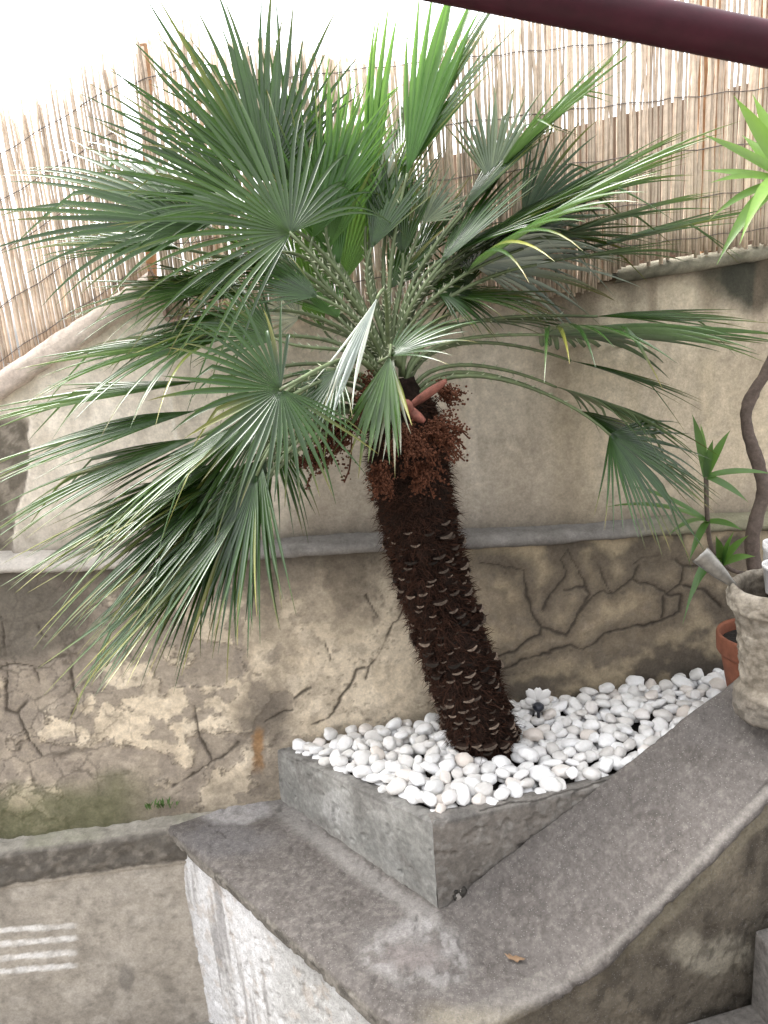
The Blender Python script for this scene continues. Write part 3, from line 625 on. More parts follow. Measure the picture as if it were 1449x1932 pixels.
# fan leaves
def norm(v): return v/max(np.linalg.norm(v), 1e-9)
def fan_leaf(hub, tip, spread_, hint, nseg, mat, cup=.12, droop=.1, split=.31, wid=1.0, edge=.72, seed=0, side_droop=0., hm_=.10):
    r_ = np.random.default_rng(seed); nseg = max(4, int(nseg*.84)) if nseg > 8 else nseg
    def clampd(x, y, d, m_):
        rr = ray(x, y); lim = np.dot(wp(0, .0, 0)-CC, wn)/np.dot(rr, wn)-m_; return at(x, y, min(d, lim))
    H = clampd(*hub, hm_); T = clampd(*tip, hm_*.9); a = T-H; R = np.linalg.norm(a); a = a/R
    nh = -norm(H-CC)*hint[0]+CR*hint[1]+CU*hint[2]; n = norm(nh-a*(nh@a)); b = np.cross(n, a)
    V = []; Fc = []; dat = []; Sp = math.radians(spread_); dth = Sp/max(nseg, 1); nr = 13
    grav = np.array([0, 0, -1.])
    for i in range(nseg):
        th = -Sp/2+dth*(i+.5); e = abs(th)/(Sp/2) if nseg > 1 else 0
        L = R*(1-(1-edge)*e**1.8)*r_.uniform(.84, 1.06); rs = split*R*(1-.45*e**2)*r_.uniform(.85, 1.1)
        jit = r_.normal(0, .034); lift = r_.normal(0, .05); dr = droop*r_.uniform(.5, 1.6)+side_droop*e**2; shade = r_.random(); tipd = r_.random()
        kink = r_.random() < .08; bend = r_.normal(0, .03)
        ws_ = min(math.tan(min(dth, .5)/2)*rs, .016*R/.5)
        base = len(V)
        for k in range(nr):
            f = (k/(nr-1))**.92; r = L*f; q = max(0, (r-rs)/(L-rs))
            if r <= rs: hw = max(r*math.tan(dth/2)*1.0, .0006); thk = th
            else: hw = ws_*(1+(.30+.5*(wid-1))*min(q/.22, 1))*(1-max(0, (q-.18)/.82)**1.45)+.0003; thk = th+jit*q+bend*q*q
            dc = a*math.cos(thk)+b*math.sin(thk); pb = np.cross(n, dc)
            lat = cup*r*(math.sin(abs(thk)/2 if abs(thk) < math.pi else math.pi/2))**2*2.2
            P0 = H+dc*r+n*(lat+lift*q*r*.6)-n*dr*.25*r*f**1.5+grav*dr*r*f*f
            if kink and q > .45: P0 = P0+(grav*.55+dc*-.3)*(q-.45)*(L-rs)
            fold = .8*hw
            V += [P0-pb*hw+n*fold*.6, P0-n*fold*.6, P0+pb*hw+n*fold*.6]
            dat += [(f, shade, tipd)]*3
        for k in range(nr-1):
            q0 = base+k*3; Fc += [(q0, q0+3, q0+4, q0+1), (q0+1, q0+4, q0+5, q0+2)]
    # orient: top side is +n
    p0, p1, p2 = (V[Fc[8][j]] for j in (0, 1, 2)); fn = np.cross(p1-p0, p2-p1)
    if fn@n < 0: Fc = [f[::-1] for f in Fc]
    o = mesh_obj('leaf', V, Fc, mat); keep(o, palm)
    ca = o.data.color_attributes.new('leafdata', 'FLOAT_COLOR', 'POINT'); arr = np.ones((len(V), 4), np.float32); arr[:, :3] = dat; ca.data.foreach_set('color', arr.ravel())
    return o, H, a, n
def petiole(leaf, start, H, a, sag, seed, r0=.0075, r1=.0038, spines=True, bow=None):
    r_ = random.Random(seed); L = np.linalg.norm(H-start); s0 = norm(start-ax_at(.86))
    path = bez(start, start+s0*L*.35+np.array([0, 0, 1])*L*sag, H-a*L*.33+np.array([0, 0, 1])*L*sag*.4, H+a*.004, 18)
    V, Fc = tube(path, list(np.linspace(r0, r1, 18)), 6); mb = MB(); mb.add(V, Fc, 0)
    if spines:
        for k in range(26):
            f = k/26*.82+.05; j = f*17; p = np.array([np.interp(j, range(18), path[:, c_]) for c_ in range(3)]); tv = norm(path[min(int(j)+1, 17)]-path[int(j)])
            sd_ = norm(np.cross(tv, p-CC))*(1 if k % 2 else -1); e = p+sd_*(.010+.005*r_.random())+tv*.010; w_ = tv*.004
            mb.add([p-w_+sd_*.004, p+w_+sd_*.004, e, p+sd_*.004-norm(np.cross(sd_, tv))*.002], [(0, 1, 2), (0, 2, 3), (1, 3, 2)], 1)
    o = mb.obj('petiole', [M_PETIOLE, M_SPINE]); o.parent = leaf
    return o
CROWN = at(742, 725, 2.20)
G, Y_, S_ = M_LEAF, M_YOUNG, M_PALE
LEAVES = [  # hub px/py/depth, axis tip px/py/depth, spread, facing(cam,right,up), leaflets, material, options
    ((548, 440, 1.95), (270, 135, 1.85), 218, (.9, .1, .6), 40, G, dict(droop=.10, side_droop=.34, edge=.80, cup=.10, split=.22, wid=.8)),
    ((470, 395, 2.02), (200, 330, 1.98), 120, (.6, -.1, .8), 26, G, dict(droop=.12, side_droop=.2, split=.26, wid=.9)),
    ((392, 428, 2.0), (-10, 250, 1.98), 150, (.7, -.1, .8), 34, G, dict(droop=.08, side_droop=.1)),
    ((505, 345, 2.28), (400, -60, 2.30), 118, (1, .2, .3), 34, G, dict(droop=.03, wid=1.25, edge=.8)),
    ((640, 545, 2.34), (655, 150, 2.36), 74, (1, 0, .3), 26, Y_, dict(droop=.02, split=.38, wid=1.3)),
    ((610, 620, 2.36), (480, 300, 2.42), 62, (1, .2, .4), 22, Y_, dict(droop=.03, split=.38, wid=1.2)),
    ((690, 430, 2.36), (733, -80, 2.38), 13, (1, 0, .2), 5, Y_, dict(droop=.01, wid=2.0, split=.38)),
    ((755, 335, 2.22), (905, -40, 2.16), 112, (.55, -.9, .4), 32, G, dict(droop=.04, wid=1.2, cup=.10)),
    ((768, 330, 2.26), (862, -70, 2.28), 34, (1, -.3, .2), 10, Y_, dict(droop=.02, wid=1.6, split=.38)),
    ((930, 345, 2.36), (1200, 55, 2.34), 150, (.30, -.8, .75), 36, G, dict(droop=.06, cup=.30)),
    ((985, 415, 2.42), (1180, 290, 2.48), 150, (-.75, -.3, .6), 30, G, dict(droop=.08, cup=.05)),
    ((880, 515, 2.12), (1330, 185, 2.06), 165, (.32, -.75, .85), 40, G, dict(droop=.07, side_droop=.18, cup=.24)),
    ((1060, 485, 2.32), (1440, 372, 2.30), 62, (.35, -.3, 1), 18, G, dict(droop=.05, cup=.15)),
    ((1125, 597, 2.28), (1450, 590, 2.22), 60, (.40, 0, 1), 18, G, dict(droop=.05, cup=.12)),
    ((1030, 632, 2.22), (1490, 620, 2.12), 190, (.16, .05, 1), 36, G, dict(droop=.06, side_droop=.30, cup=.10)),
    ((1075, 680, 2.32), (1345, 745, 2.32), 46, (.35, .3, 1), 16, G, dict(droop=.05)),
    ((1048, 730, 2.36), (1320, 815, 2.40), 110, (.22, .3, 1), 24, G, dict(droop=.10, side_droop=.2)),
    ((1150, 820, 2.18), (1350, 990, 2.14), 150, (.75, .6, .5), 38, G, dict(droop=.10, edge=.8)),
    ((1090, 775, 2.32), (1345, 905, 2.38), 84, (.5, .5, .9), 24, G, dict(droop=.08)),
    ((530, 735, 1.72), (320, 840, 1.60), 262, (1, -.2, .15), 44, G, dict(droop=.10, edge=.8, cup=.10, split=.3)),
    ((425, 640, 2.02), (20, 665, 1.98), 135, (.42, -.15, 1), 36, G, dict(droop=.10, side_droop=.28)),
    ((492, 868, 1.86), (265, 1215, 1.74), 100, (.9, -.5, .4), 36, G, dict(droop=.10, wid=1.15)),
    ((520, 760, 1.92), (215, 1060, 1.84), 60, (.7, -.5, .7), 22, G, dict(droop=.12)),
    ((375, 720, 1.98), (-70, 765, 1.94), 56, (.35, -.1, 1), 16, G, dict(droop=.06, wid=1.3)),
    ((370, 775, 1.95), (-70, 870, 1.90), 58, (.4, -.1, 1), 18, G, dict(droop=.06, wid=1.3)),
    ((375, 825, 1.92), (-60, 965, 1.86), 58, (.45, -.2, 1), 18, G, dict(droop=.08, wid=1.2)),
    ((470, 880, 1.92), (60, 1035, 1.82), 52, (.5, -.3, 1), 20, G, dict(droop=.06, wid=1.2)),
    ((430, 905, 1.90), (50, 1150, 1.78), 66, (.6, -.4, .9), 24, G, dict(droop=.06, wid=1.2)),
    ((410, 1010, 1.88), (75, 1310, 1.76), 56, (.6, -.5, .8), 18, G, dict(droop=.05, wid=1.2)),
    ((440, 960, 1.92), (245, 1255, 1.82), 60, (.7, -.5, .6), 22, G, dict(droop=.05, wid=1.2)),
    ((505, 815, 2.22), (600, 965, 2.30), 165, (.5, .3, 1), 26, G, dict(droop=.2)),
    ((735, 672, 1.95), (695, 895, 1.88), 66, (.8, -.6, .3), 13, G, dict(droop=.03, wid=1.3, split=.4)),
    ((742, 676, 1.96), (735, 890, 1.92), 26, (-1, .5, .1), 6, S_, dict(droop=.02, wid=1.4, split=.38)),
    ((735, 672, 1.96), (890, 575, 1.95), 120, (.6, -.3, .9), 16, G, dict(droop=.10, split=.25)),
    ((712, 562, 1.90), (600, 800, 1.80), 20, (-1, .2, .2), 8, S_, dict(droop=.05, wid=1.2, split=.38)),
    ((735, 545, 2.22), (830, 395, 2.24), 80, (.9, -.3, .4), 14, G, dict(droop=.05)),
    ((880, 540, 2.46), (790, 475, 2.52), 210, (1, 0, .4), 34, G, dict(droop=.12)),
    ((565, 600, 2.42), (470, 545, 2.48), 150, (-1, 0, .3), 26, S_, dict(droop=.05)),
    ((700, 420, 2.38), (735, 170, 2.42), 40, (-1, .2, .1), 12, S_, dict(droop=.02, split=.38, wid=1.2)),
    ((860, 610, 2.42), (1100, 585, 2.46), 70, (.3, 0, 1), 18, G, dict(droop=.10)),
    ((800, 420, 2.44), (850, 300, 2.5), 120, (-.8, .3, .4), 26, G, dict(droop=.08)),
    ((930, 480, 2.46), (1150, 450, 2.5), 100, (-.5, 0, .8), 24, S_, dict(droop=.12)),
    ((620, 470, 2.44), (620, 150, 2.48), 80, (1, 0, .2), 24, Y_, dict(droop=.02)),
    ((470, 560, 2.30), (230, 470, 2.36), 120, (.5, -.2, .9), 26, G, dict(droop=.15)),
    ((470, 940, 1.84), (150, 1265, 1.72), 52, (.6, -.5, .8), 20, G, dict(droop=.05, wid=1.2)),
    ((420, 870, 1.9), (0, 1075, 1.8), 56, (.5, -.4, .9), 20, G, dict(droop=.06, wid=1.2)),
    ((905, 455, 2.12), (1260, 245, 2.12), 74, (.35, -.7, .8), 22, G, dict(droop=.06, cup=.2)),
    ((850, 480, 2.12), (1130, 330, 2.12), 90, (.4, -.6, .8), 24, G, dict(droop=.08, cup=.15)),
    ((1010, 500, 2.15), (1330, 440, 2.15), 64, (.3, -.2, 1), 18, G, dict(droop=.08)),
    ((820, 545, 2.15), (960, 590, 2.2), 150, (.6, 0, .8), 24, G, dict(droop=.18)),
    ((760, 480, 2.15), (740, 250, 2.15), 70, (.9, .1, .3), 18, G, dict(droop=.03)),
    ((640, 500, 2.12), (560, 230, 2.1), 60, (1, .1, .3), 16, Y_, dict(droop=.03)),
    ((430, 540, 2.08), (105, 545, 2.04), 100, (.5, -.1, .9), 28, G, dict(droop=.10, side_droop=.1)),
    ((480, 590, 2.05), (175, 650, 2.0), 90, (.5, -.2, .9), 24, G, dict(droop=.10)),
    ((560, 380, 2.12), (490, 40, 2.1), 74, (1, .1, .3), 24, G, dict(droop=.02)),
    ((620, 400, 2.14), (715, 110, 2.12), 56, (.9, -.2, .3), 16, Y_, dict(droop=.02)),
    ((700, 470, 2.1), (805, 225, 2.1), 60, (.9, -.4, .3), 18, G, dict(droop=.03)),
    ((340, 470, 2.1), (40, 420, 2.08), 84, (.6, -.1, .9), 24, G, dict(droop=.08)),
    ((640, 700, 1.98), (510, 820, 1.92), 130, (.7, -.2, .8), 24, G, dict(droop=.14)),
    ((600, 560, 2.0), (420, 480, 1.96), 96, (.7, -.1, .7), 24, G, dict(droop=.08)),
    ((520, 330, 2.16), (330, 20, 2.14), 80, (1, .2, .4), 24, G, dict(droop=.03)),
    ((830, 500, 2.1), (1010, 260, 2.1), 64, (.6, -.7, .5), 20, G, dict(droop=.04)),
    ((485, 895, 1.84), (335, 1215, 1.72), 64, (.8, -.5, .6), 24, G, dict(droop=.05, wid=1.2)),
    ((455, 925, 1.87), (120, 1180, 1.75), 54, (.6, -.5, .8), 20, G, dict(droop=.05, wid=1.2)),
    ((498, 850, 1.90), (420, 1205, 1.80), 44, (1, -.4, .3), 16, G, dict(droop=.03, wid=1.2)),
    ((470, 800, 1.86), (120, 985, 1.76), 60, (.5, -.4, .9), 22, G, dict(droop=.07, wid=1.1)),
    ((905, 370, 2.2), (1140, 105, 2.2), 60, (.3, -.8, .7), 18, G, dict(droop=.04, cup=.2)),
    ((960, 440, 2.2), (1290, 275, 2.2), 70, (.35, -.6, .9), 20, G, dict(droop=.08, cup=.15)),
    ((900, 470, 2.2), (1240, 400, 2.2), 80, (.3, -.3, .95), 22, G, dict(droop=.12)),
    ((470, 385, 2.15), (150, 150, 2.1), 74, (.8, .2, .6), 22, G, dict(droop=.05)),
    ((600, 430, 2.12), (625, 90, 2.1), 60, (1, 0, .2), 18, Y_, dict(droop=.02)),
    ((590, 450, 2.05), (690, 200, 2.1), 50, (1, .2, .3), 14, Y_, dict(droop=.04)),
    ((500, 480, 2.1), (250, 560, 2.05), 90, (.6, -.2, .9), 24, G, dict(droop=.16)),
    ((850, 560, 2.2), (1080, 545, 2.2), 120, (.4, 0, .9), 26, G, dict(droop=.14)),
    ((925, 340, 2.2), (960, 130, 2.2), 100, (-.8, .3, .3), 22, G, dict(droop=.04, cup=.05)),
    ((890, 500, 2.2), (1200, 470, 2.2), 90, (-.5, .2, .8), 22, S_, dict(droop=.14, side_droop=.2)),
    ((870, 400, 2.2), (1050, 180, 2.2), 60, (.5, -.7, .6), 18, G, dict(droop=.04)),
    ((985, 470, 2.15), (1360, 330, 2.15), 60, (.3, -.4, .95), 18, G, dict(droop=.07)),
    ((560, 520, 2.1), (400, 420, 2.15), 100, (.7, -.2, .7), 22, G, dict(droop=.1)),
    ((520, 640, 1.95), (330, 545, 1.9), 110, (.8, -.2, .6), 24, G, dict(droop=.1)),
    ((640, 600, 2.1), (560, 480, 2.15), 80, (1, .1, .3), 18, Y_, dict(droop=.05)),
    ((780, 500, 2.2), (900, 330, 2.2), 60, (.8, -.5, .4), 16, G, dict(droop=.04)),
]
for k, (hub, tip, sp, hint, ns, mt, kw) in enumerate(LEAVES):
    lf, H, a, n = fan_leaf(hub, tip, sp, hint, ns, mt, seed=100+k, hm_=.08+.14*((k*.618) % 1), **kw)
    d = H-CROWN; dh = norm(d)
    st = CROWN+dh*.035-np.array([0, 0, 1])*(.16*max(0, .4-dh[2])) + np.array([0, 0, .02])*(dh[2] > .6)
    lo = dh[2] < .1
    petiole(lf, st, H, a, .10 if lo else .03, k, r0=.0078 if np.linalg.norm(d) > .3 else .006)

# dry flower clusters and spathes under the crown
def cluster(c0, dirs, n, L, seed):
    r_ = random.Random(seed); mb = MB(); bmx = bmesh.new(); bmesh.ops.create_icosphere(bmx, subdivisions=1, radius=1)
    iv = [v.co.copy() for v in bmx.verts]; ifc = [[v.index for v in f.verts] for f in bmx.faces]; bmx.free()
    for k in range(n):
        d = Vector(norm(np.array(dirs)+np.array([r_.gauss(0, .55), r_.gauss(0, .45), r_.gauss(0, .5)]))); p0 = Vector(c0); Lk = L*r_.uniform(.5, 1.1)
        path = [p0+d*Lk*f+Vector((0, 0, -.35*Lk*f*f))+Vector((r_.gauss(0, .004), r_.gauss(0, .004), r_.gauss(0, .004)))*f for f in np.linspace(0, 1, 6)]
        V, Fc = tube(path, [.0022]*6, 4); mb.add(V, Fc)
        for j in range(34):
            f = r_.uniform(.3, 1.02); q = path[0].lerp(path[-1], min(f, 1))+Vector((r_.gauss(0, .008), r_.gauss(0, .008), r_.gauss(0, .008)))+Vector((0, 0, .05*Lk))
            rr = r_.uniform(.0018, .0042); mb.add([q+v*rr for v in iv], ifc)
    return mb.obj('flower_cluster', M_FRUIT)
for k, (x, y, d, dv, n, L) in enumerate([(668, 800, 2.10, (-1, -.3, -.35), 26, .13), (610, 852, 2.10, (-.9, -.2, -.1), 14, .08), (610, 750, 2.16, (-1, -.2, .2), 10, .08), (828, 742, 2.14, (.8, -.3, .1), 12, .07),
                                     (765, 800, 2.06, (.1, -1, -.7), 34, .11), (805, 800, 2.08, (.8, -.6, -.5), 30, .11), (720, 880, 2.06, (-.3, -.9, -.6), 16, .07), (790, 870, 2.10, (.3, -.9, -.8), 18, .08), (700, 740, 2.10, (-.5, -.7, -.3), 16, .1)]):
    keep(cluster(at(x, y, d), dv, n, L, 300+k), palm)
def spathe(pts, wd, seed):
    path = smooth_path(pts, 6); V = []; Fc = []; m = len(path); nw = 5
    vdir = norm(path.mean(0)-CC)
    for i, p in enumerate(path):
        t = norm(path[min(i+1, m-1)]-path[max(i-1, 0)]); x = norm(np.cross(t, vdir)); f = i/(m-1); ww = wd*math.sin(math.pi*(.12+.80*f))**.7
        for j in range(nw):
            e = (j/(nw-1)-.5)*2; V.append(p+x*ww*e-vdir*ww*.8*(1-e*e))
    for i in range(m-1):
        for j in range(nw-1): q = i*nw+j; Fc.append((q, q+1, q+nw+1, q+nw))
    o = mesh_obj('spathe', V, Fc, M_SPATHE); md_ = o.modifiers.new('thick', 'SOLIDIFY'); md_.thickness = .002; return keep(o, palm)
spathe([at(775, 765, 2.07), at(808, 742, 2.05), at(842, 718, 2.04)], .011, 1)
spathe([at(745, 775, 2.05), at(765, 762, 2.02), at(778, 776, 2.02)], .012, 2)
spathe([at(770, 768, 2.03), at(786, 785, 2.02), at(801, 795, 2.02)], .012, 3)

# ------------------------------------------------------------------ white pebbles
peb_meshes = []; PAX = []
for k in range(12):
    bmx = bmesh.new(); bmesh.ops.create_icosphere(bmx, subdivisions=3, radius=1); r_ = np.random.default_rng(60+k)
    axs = np.array([.0305, .0220, .0160])*np.array([r_.uniform(.78, 1.22), r_.uniform(.85, 1.15), r_.uniform(.85, 1.15)]); vv = np.array([v.co[:] for v in bmx.verts])
    off = np.array([k*7.3, 0, 0]); nn = 1+.55*(fbm(vv+off, 1.2, 2, 5)-.5)+.14*(fbm(vv+off, 2.8, 2, 6)-.5)
    vv = np.sign(vv)*np.abs(vv)**.86; vv = vv*nn[:, None]*axs
    fcs = [[v.index for v in f.verts] for f in bmx.faces]; bmx.free()
    me = bpy.data.meshes.new('pebble'); me.from_pydata(vv.tolist(), [], fcs); me.polygons.foreach_set('use_smooth', [True]*len(fcs)); me.materials.append(M_PEB); me.update()
    peb_meshes.append(me); PAX.append(axs)
def inside(p, poly):
    c_ = False; j = len(poly)-1
    for i in range(len(poly)):
        if (poly[i][1] > p[1]) != (poly[j][1] > p[1]) and p[0] < (poly[j][0]-poly[i][0])*(p[1]-poly[i][1])/(poly[j][1]-poly[i][1])+poly[i][0]: c_ = not c_
        j = i
    return c_
CELL = .004; X0, Y0 = -.55, 1.8; NX, NY = 500, 210
gx = X0+np.arange(NX)*CELL; gy = Y0+np.arange(NY)*CELL
hm = np.zeros((NX, NY)); 
PL_ = np.array([[-.44, 2.41, .10], [.07, 1.88, .178], [.6, 1.99, .178], [1.2, 2.2, .19], [1.2, 2.55, .185], [.45, 2.49, .172], [0., 2.45, .145]])
GX, GY = np.meshgrid(gx, gy, indexing='ij'); wq = 1/((GX[..., None]-PL_[:, 0])**2+(GY[..., None]-PL_[:, 1])**2+.003); hm = (wq*PL_[:, 2]).sum(-1)/wq.sum(-1)-.006
soil_h = hm.copy(); own = np.full((NX, NY), -1); pebs = []
POLYS = np.array([cxy+(p-cxy)*.99 for p in POLY]); EXCL = [(TRB[0], TRB[1], .112)]
FL = onz(1012, 1330, .235); EXCL.append((FL[0], FL[1], .042))
cand = []
for layer, rmin, tries in ((0, .033, 12000), (1, .027, 18000), (2, .020, 22000)):
    pts_ = []
    for _ in range(tries):
        p = (random.uniform(-.45, 1.40), random.uniform(1.85, 2.6))
        if not inside(p, POLYS) or any(math.hypot(p[0]-e[0], p[1]-e[1]) < e[2] for e in EXCL): continue
        if p[1] > 2.4575+.0947*p[0]-.034: continue
        if any((p[0]-q[0])**2+(p[1]-q[1])**2 < rmin*rmin for q in pts_): continue
        pts_.append(p)
    cand.append(pts_)
for layer, pts_ in enumerate(cand):
    random.shuffle(pts_)
    for p in pts_:
        k = random.randrange(12); ax = PAX[k]; rz = random.uniform(0, 2*math.pi); tilt = random.gauss(0, .22); roll_ = random.gauss(0, .3)
        sc = random.uniform(.72, 1.12)
        Rm = np.array((Matrix.Rotation(rz, 3, 'Z') @ Matrix.Rotation(tilt, 3, 'Y') @ Matrix.Rotation(roll_, 3, 'X')))
        Q = Rm @ np.diag((ax*sc)**2) @ Rm.T          # support shape
        Ai = np.linalg.inv(Q); ext = math.sqrt(max(Q[0, 0], Q[1, 1])); ic = int(ext/CELL)+1
        ix, iy = int((p[0]-X0)/CELL), int((p[1]-Y0)/CELL); sx = slice(max(ix-ic, 0), ix+ic+1); sy = slice(max(iy-ic, 0), iy+ic+1)
        dx, dy = GX[sx, sy]-p[0], GY[sx, sy]-p[1]
        A_, B_, C_ = Ai[2, 2], 2*(Ai[0, 2]*dx+Ai[1, 2]*dy), Ai[0, 0]*dx*dx+2*Ai[0, 1]*dx*dy+Ai[1, 1]*dy*dy-1
        D_ = B_*B_-4*A_*C_; ok = D_ > 0; sq = np.sqrt(np.maximum(D_, 0)); lo_, hi_ = (-B_-sq)/(2*A_), (-B_+sq)/(2*A_)
        if not ok.any(): continue
        cz = np.percentile((hm[sx, sy]-lo_)[ok], 90)-.004
        if layer and cz > soil_h[min(ix, NX-1), min(iy, NY-1)]+(.052 if layer == 1 else .047): continue
        hm[sx, sy] = np.where(ok, np.maximum(hm[sx, sy], cz+hi_), hm[sx, sy]); up = ok & (cz+hi_ >= hm[sx, sy]-1e-6)
        own[sx, sy] = np.where(up, len(pebs), own[sx, sy])
        pebs.append((p[0], p[1], cz, k, rz, tilt, roll_, sc))
cnt = np.bincount(own[own >= 0], minlength=len(pebs)).astype(float)
for i, q in enumerate(pebs):
    x_, y_ = proj(np.array(q[:3])); cnt[i] *= 1/np.linalg.norm(np.array(q[:3])-CC)**2
    # hidden behind the sloping arm or out of the frame
    if x_ > 1150 and y_ > 1482-(x_-1150)*.864-4: cnt[i] = 0
    if x_ > 1375: cnt[i] = 0
order = np.argsort(-cnt); own_set = set(order[:300].tolist())
rest_v, rest_f = [], []
for i, (x, y, z, k, rz, ti, ro, sc) in enumerate(pebs):
    Mx = Matrix.Translation((x, y, z)) @ Matrix.Rotation(rz, 4, 'Z') @ Matrix.Rotation(ti, 4, 'Y') @ Matrix.Rotation(ro, 4, 'X') @ Matrix.Diagonal((sc, sc, sc, 1))
    if i in own_set:
        o = bpy.data.objects.new('pebble', peb_meshes[k]); col.objects.link(o); o.matrix_world = Mx
        tag(o, 'smooth white pebble lying in the planter round the palm', 'pebble', 'white pebbles in the planter')
    else:
        n0 = len(rest_v); me = peb_meshes[k]
        rest_v += [tuple(Mx @ v.co) for v in me.vertices]; rest_f += [tuple(n0+j for j in p.vertices) for p in me.polygons]
o = mesh_obj('pebble_bed', rest_v, rest_f, M_PEB); tag(o, 'deeper white pebbles filling the planter below the top ones', 'pebbles', kind='stuff')
print('PEBBLES', len(pebs), [len(c_) for c_ in cand])

# ------------------------------------------------------------------ solar flower light stuck in the pebbles
fl = tag(empty('flower_light', tuple(onz(1014, 1326, .262)-np.array([0, 0, .09]))), 'small white plastic flower light with dark head stuck in pebbles behind the palm', 'garden light')
fc = onz(1014, 1326, .262)
mb = MB(); V, Fc = lathe([(.001, .012), (.012, .011), (.019, .004), (.020, -.004), (.014, -.012), (.006, -.02), (.005, -.08), (.001, -.082)], 18)
mb.add([Vector(v)+Vector(fc)+Vector((0, -.012, -.008)) for v in V], Fc); keep(mb.obj('head', M_BLACKPL), fl)
for k, (dx, dy, ln) in enumerate([(-.75, .75, .050), (.05, 1.0, .044), (.80, .65, .052), (-1, .0, .036), (1, -.05, .036)]):
    d = norm(CR*dx+CU*dy-CF*.35+np.array([0, .1, .15])); sdv = norm(np.cross(d, CF)); nn = np.cross(sdv, d); V = []; Fc = []
    for i in range(7):
        f = i/6; ww = .0165*math.sin(math.pi*(.10+.86*f))**.6*(.75+.4*f)
        for j in range(5):
            e = (j/4-.5)*2; V.append(fc+np.array([0, .004, .002])+d*(.006+ln*f)+sdv*ww*e+nn*(.006*f*f-.004*(1-e*e)))
    for i in range(6):
        for j in range(4): q = i*5+j; Fc.append((q, q+1, q+6, q+5))
    o = mesh_obj('petal', V, Fc, M_WHITE); o.modifiers.new('thick', 'SOLIDIFY').thickness = .0015; keep(o, fl)

# ------------------------------------------------------------------ reed screens on the wall
def reed_mesh(k):
    r_ = random.Random(k); path = []; rad = []
    for i in range(13):
        f = i/12; path.append((r_.gauss(0, .0012), r_.gauss(0, .0012), f)); rad.append(.0049*(1.05-.25*f)*(1.14 if i % 3 == 0 else 1))
    V, Fc = tube(path, rad, 6); me = bpy.data.meshes.new('reed'); me.from_pydata([tuple(v) for v in V], [], Fc); me.polygons.foreach_set('use_smooth', [True]*len(Fc)); me.materials.append(M_REED); me.update(); return me
REEDS = [reed_mesh(k) for k in range(6)]
def reed_screen(label, x0, x1, pitch, botf, topf, t, tie_f, gaps=()):
    root = tag(empty('reed_screen', tuple(wpx(x0, botf(x0), t))), label, 'reed screen', 'reed screens along the top of the wall')
    x = x0; nR = 0
    while x < x1:
        x += pitch*random.uniform(.82, 1.18)
        if any(a < x < b for a, b in gaps): continue
        zb_, zt_ = botf(x)+random.gauss(0, .008), topf(x)+random.gauss(0, .02)
        o = bpy.data.objects.new('reed', REEDS[random.randrange(6)]); col.objects.link(o)
        p = wpx(x, zb_, t+random.uniform(-.004, .004)); th = random.uniform(.85, 1.25)
        o.parent = root
        o.matrix_basis = Matrix.Translation(Vector(p)-root.location) @ Matrix.Rotation(random.gauss(0, .007), 4, 'Y') @ Matrix.Rotation(random.uniform(0, 6.28), 4, 'Z') @ Matrix.Diagonal((th, th, zt_-zb_, 1)); nR += 1
    for tf in tie_f:
        for off in (-.009, .009):
            path = [wpx(xx, tf(xx)+.003*math.sin(xx*40), t+off) for xx in np.linspace(x0, x1, 60)]
            V, Fc = tube(path, .0014, 4); keep(mesh_obj('wire', V, Fc, M_WIRE), root)
    print('REEDS', nR); return root
lb = lambda x: 1.475+.531*(min(x, -.64)+1.165)-(.14 if x > -.64 else 0); lt = lambda x: 2.185+.455*(x+1.018)+.05*sst(-.7, -.3, np.array(x)).item()*-1
reed_screen('tall reed screen stepping up along the sloping wall coping', -2.6, -.44, .0102, lb, lt, .085, [lambda x, h=h: lb(x)+h*(lt(x)-lb(x)) for h in (.06, .28, .50, .70, .88)], gaps=((-.665, -.632),))
rt_ = lambda x: float(np.interp(x, [-.45, -.2, .127, .536, 1.3, 2.6], [2.345, 2.32, 2.275, 2.40, 2.60, 2.75]))
rb_ = lambda x: float(np.interp(x, [-.45, .2, .70, .80, .84, 2.6], [1.575, 1.575, 1.590, 1.640, 1.668, 1.78]))
reed_screen('reed screen on level wall top, its reed ends hanging over the plaster', -.43, 2.15, .0100, rb_, rt_, .022, [lambda x, h=h: 1.66+.05*x+h for h in (.02, .14, .28, .43, .60)])
# boards and posts behind the reeds
def board(label, xp, y0, y1, wd, t, dep=.02, lean=0):
    a = onp(xp, y0, wp(0, t, 0), wn); b = onp(xp+lean, y1, wp(0, t, 0), wn); o_ = []
    for p in (a, b):
        for (u, v) in ((-wd/2, 0), (wd/2, 0), (wd/2, dep), (-wd/2, dep)): o_.append(p+ws*u+wn*v)
    o = mesh_obj('fence_board', o_, [(0, 1, 5, 4), (1, 2, 6, 5), (2, 3, 7, 6), (3, 0, 4, 7), (0, 3, 2, 1), (4, 5, 6, 7)], M_WOOD, None, False)
    bv = o.modifiers.new('bevel', 'BEVEL'); bv.width = .003; bv.segments = 2
    return tag(o, label, 'board', 'boards bracing the reed screens')
board('wide upright board behind the reeds above the level wall', 1352, 620, -40, .10, .16, lean=-12)
board('wide upright board behind the reeds beside the lime green leaves', 1452, 600, -60, .09, .16, lean=-6)
board('orange brown post between two lengths of reed screen', 287, 620, 80, .032, .15, .03, lean=-14)
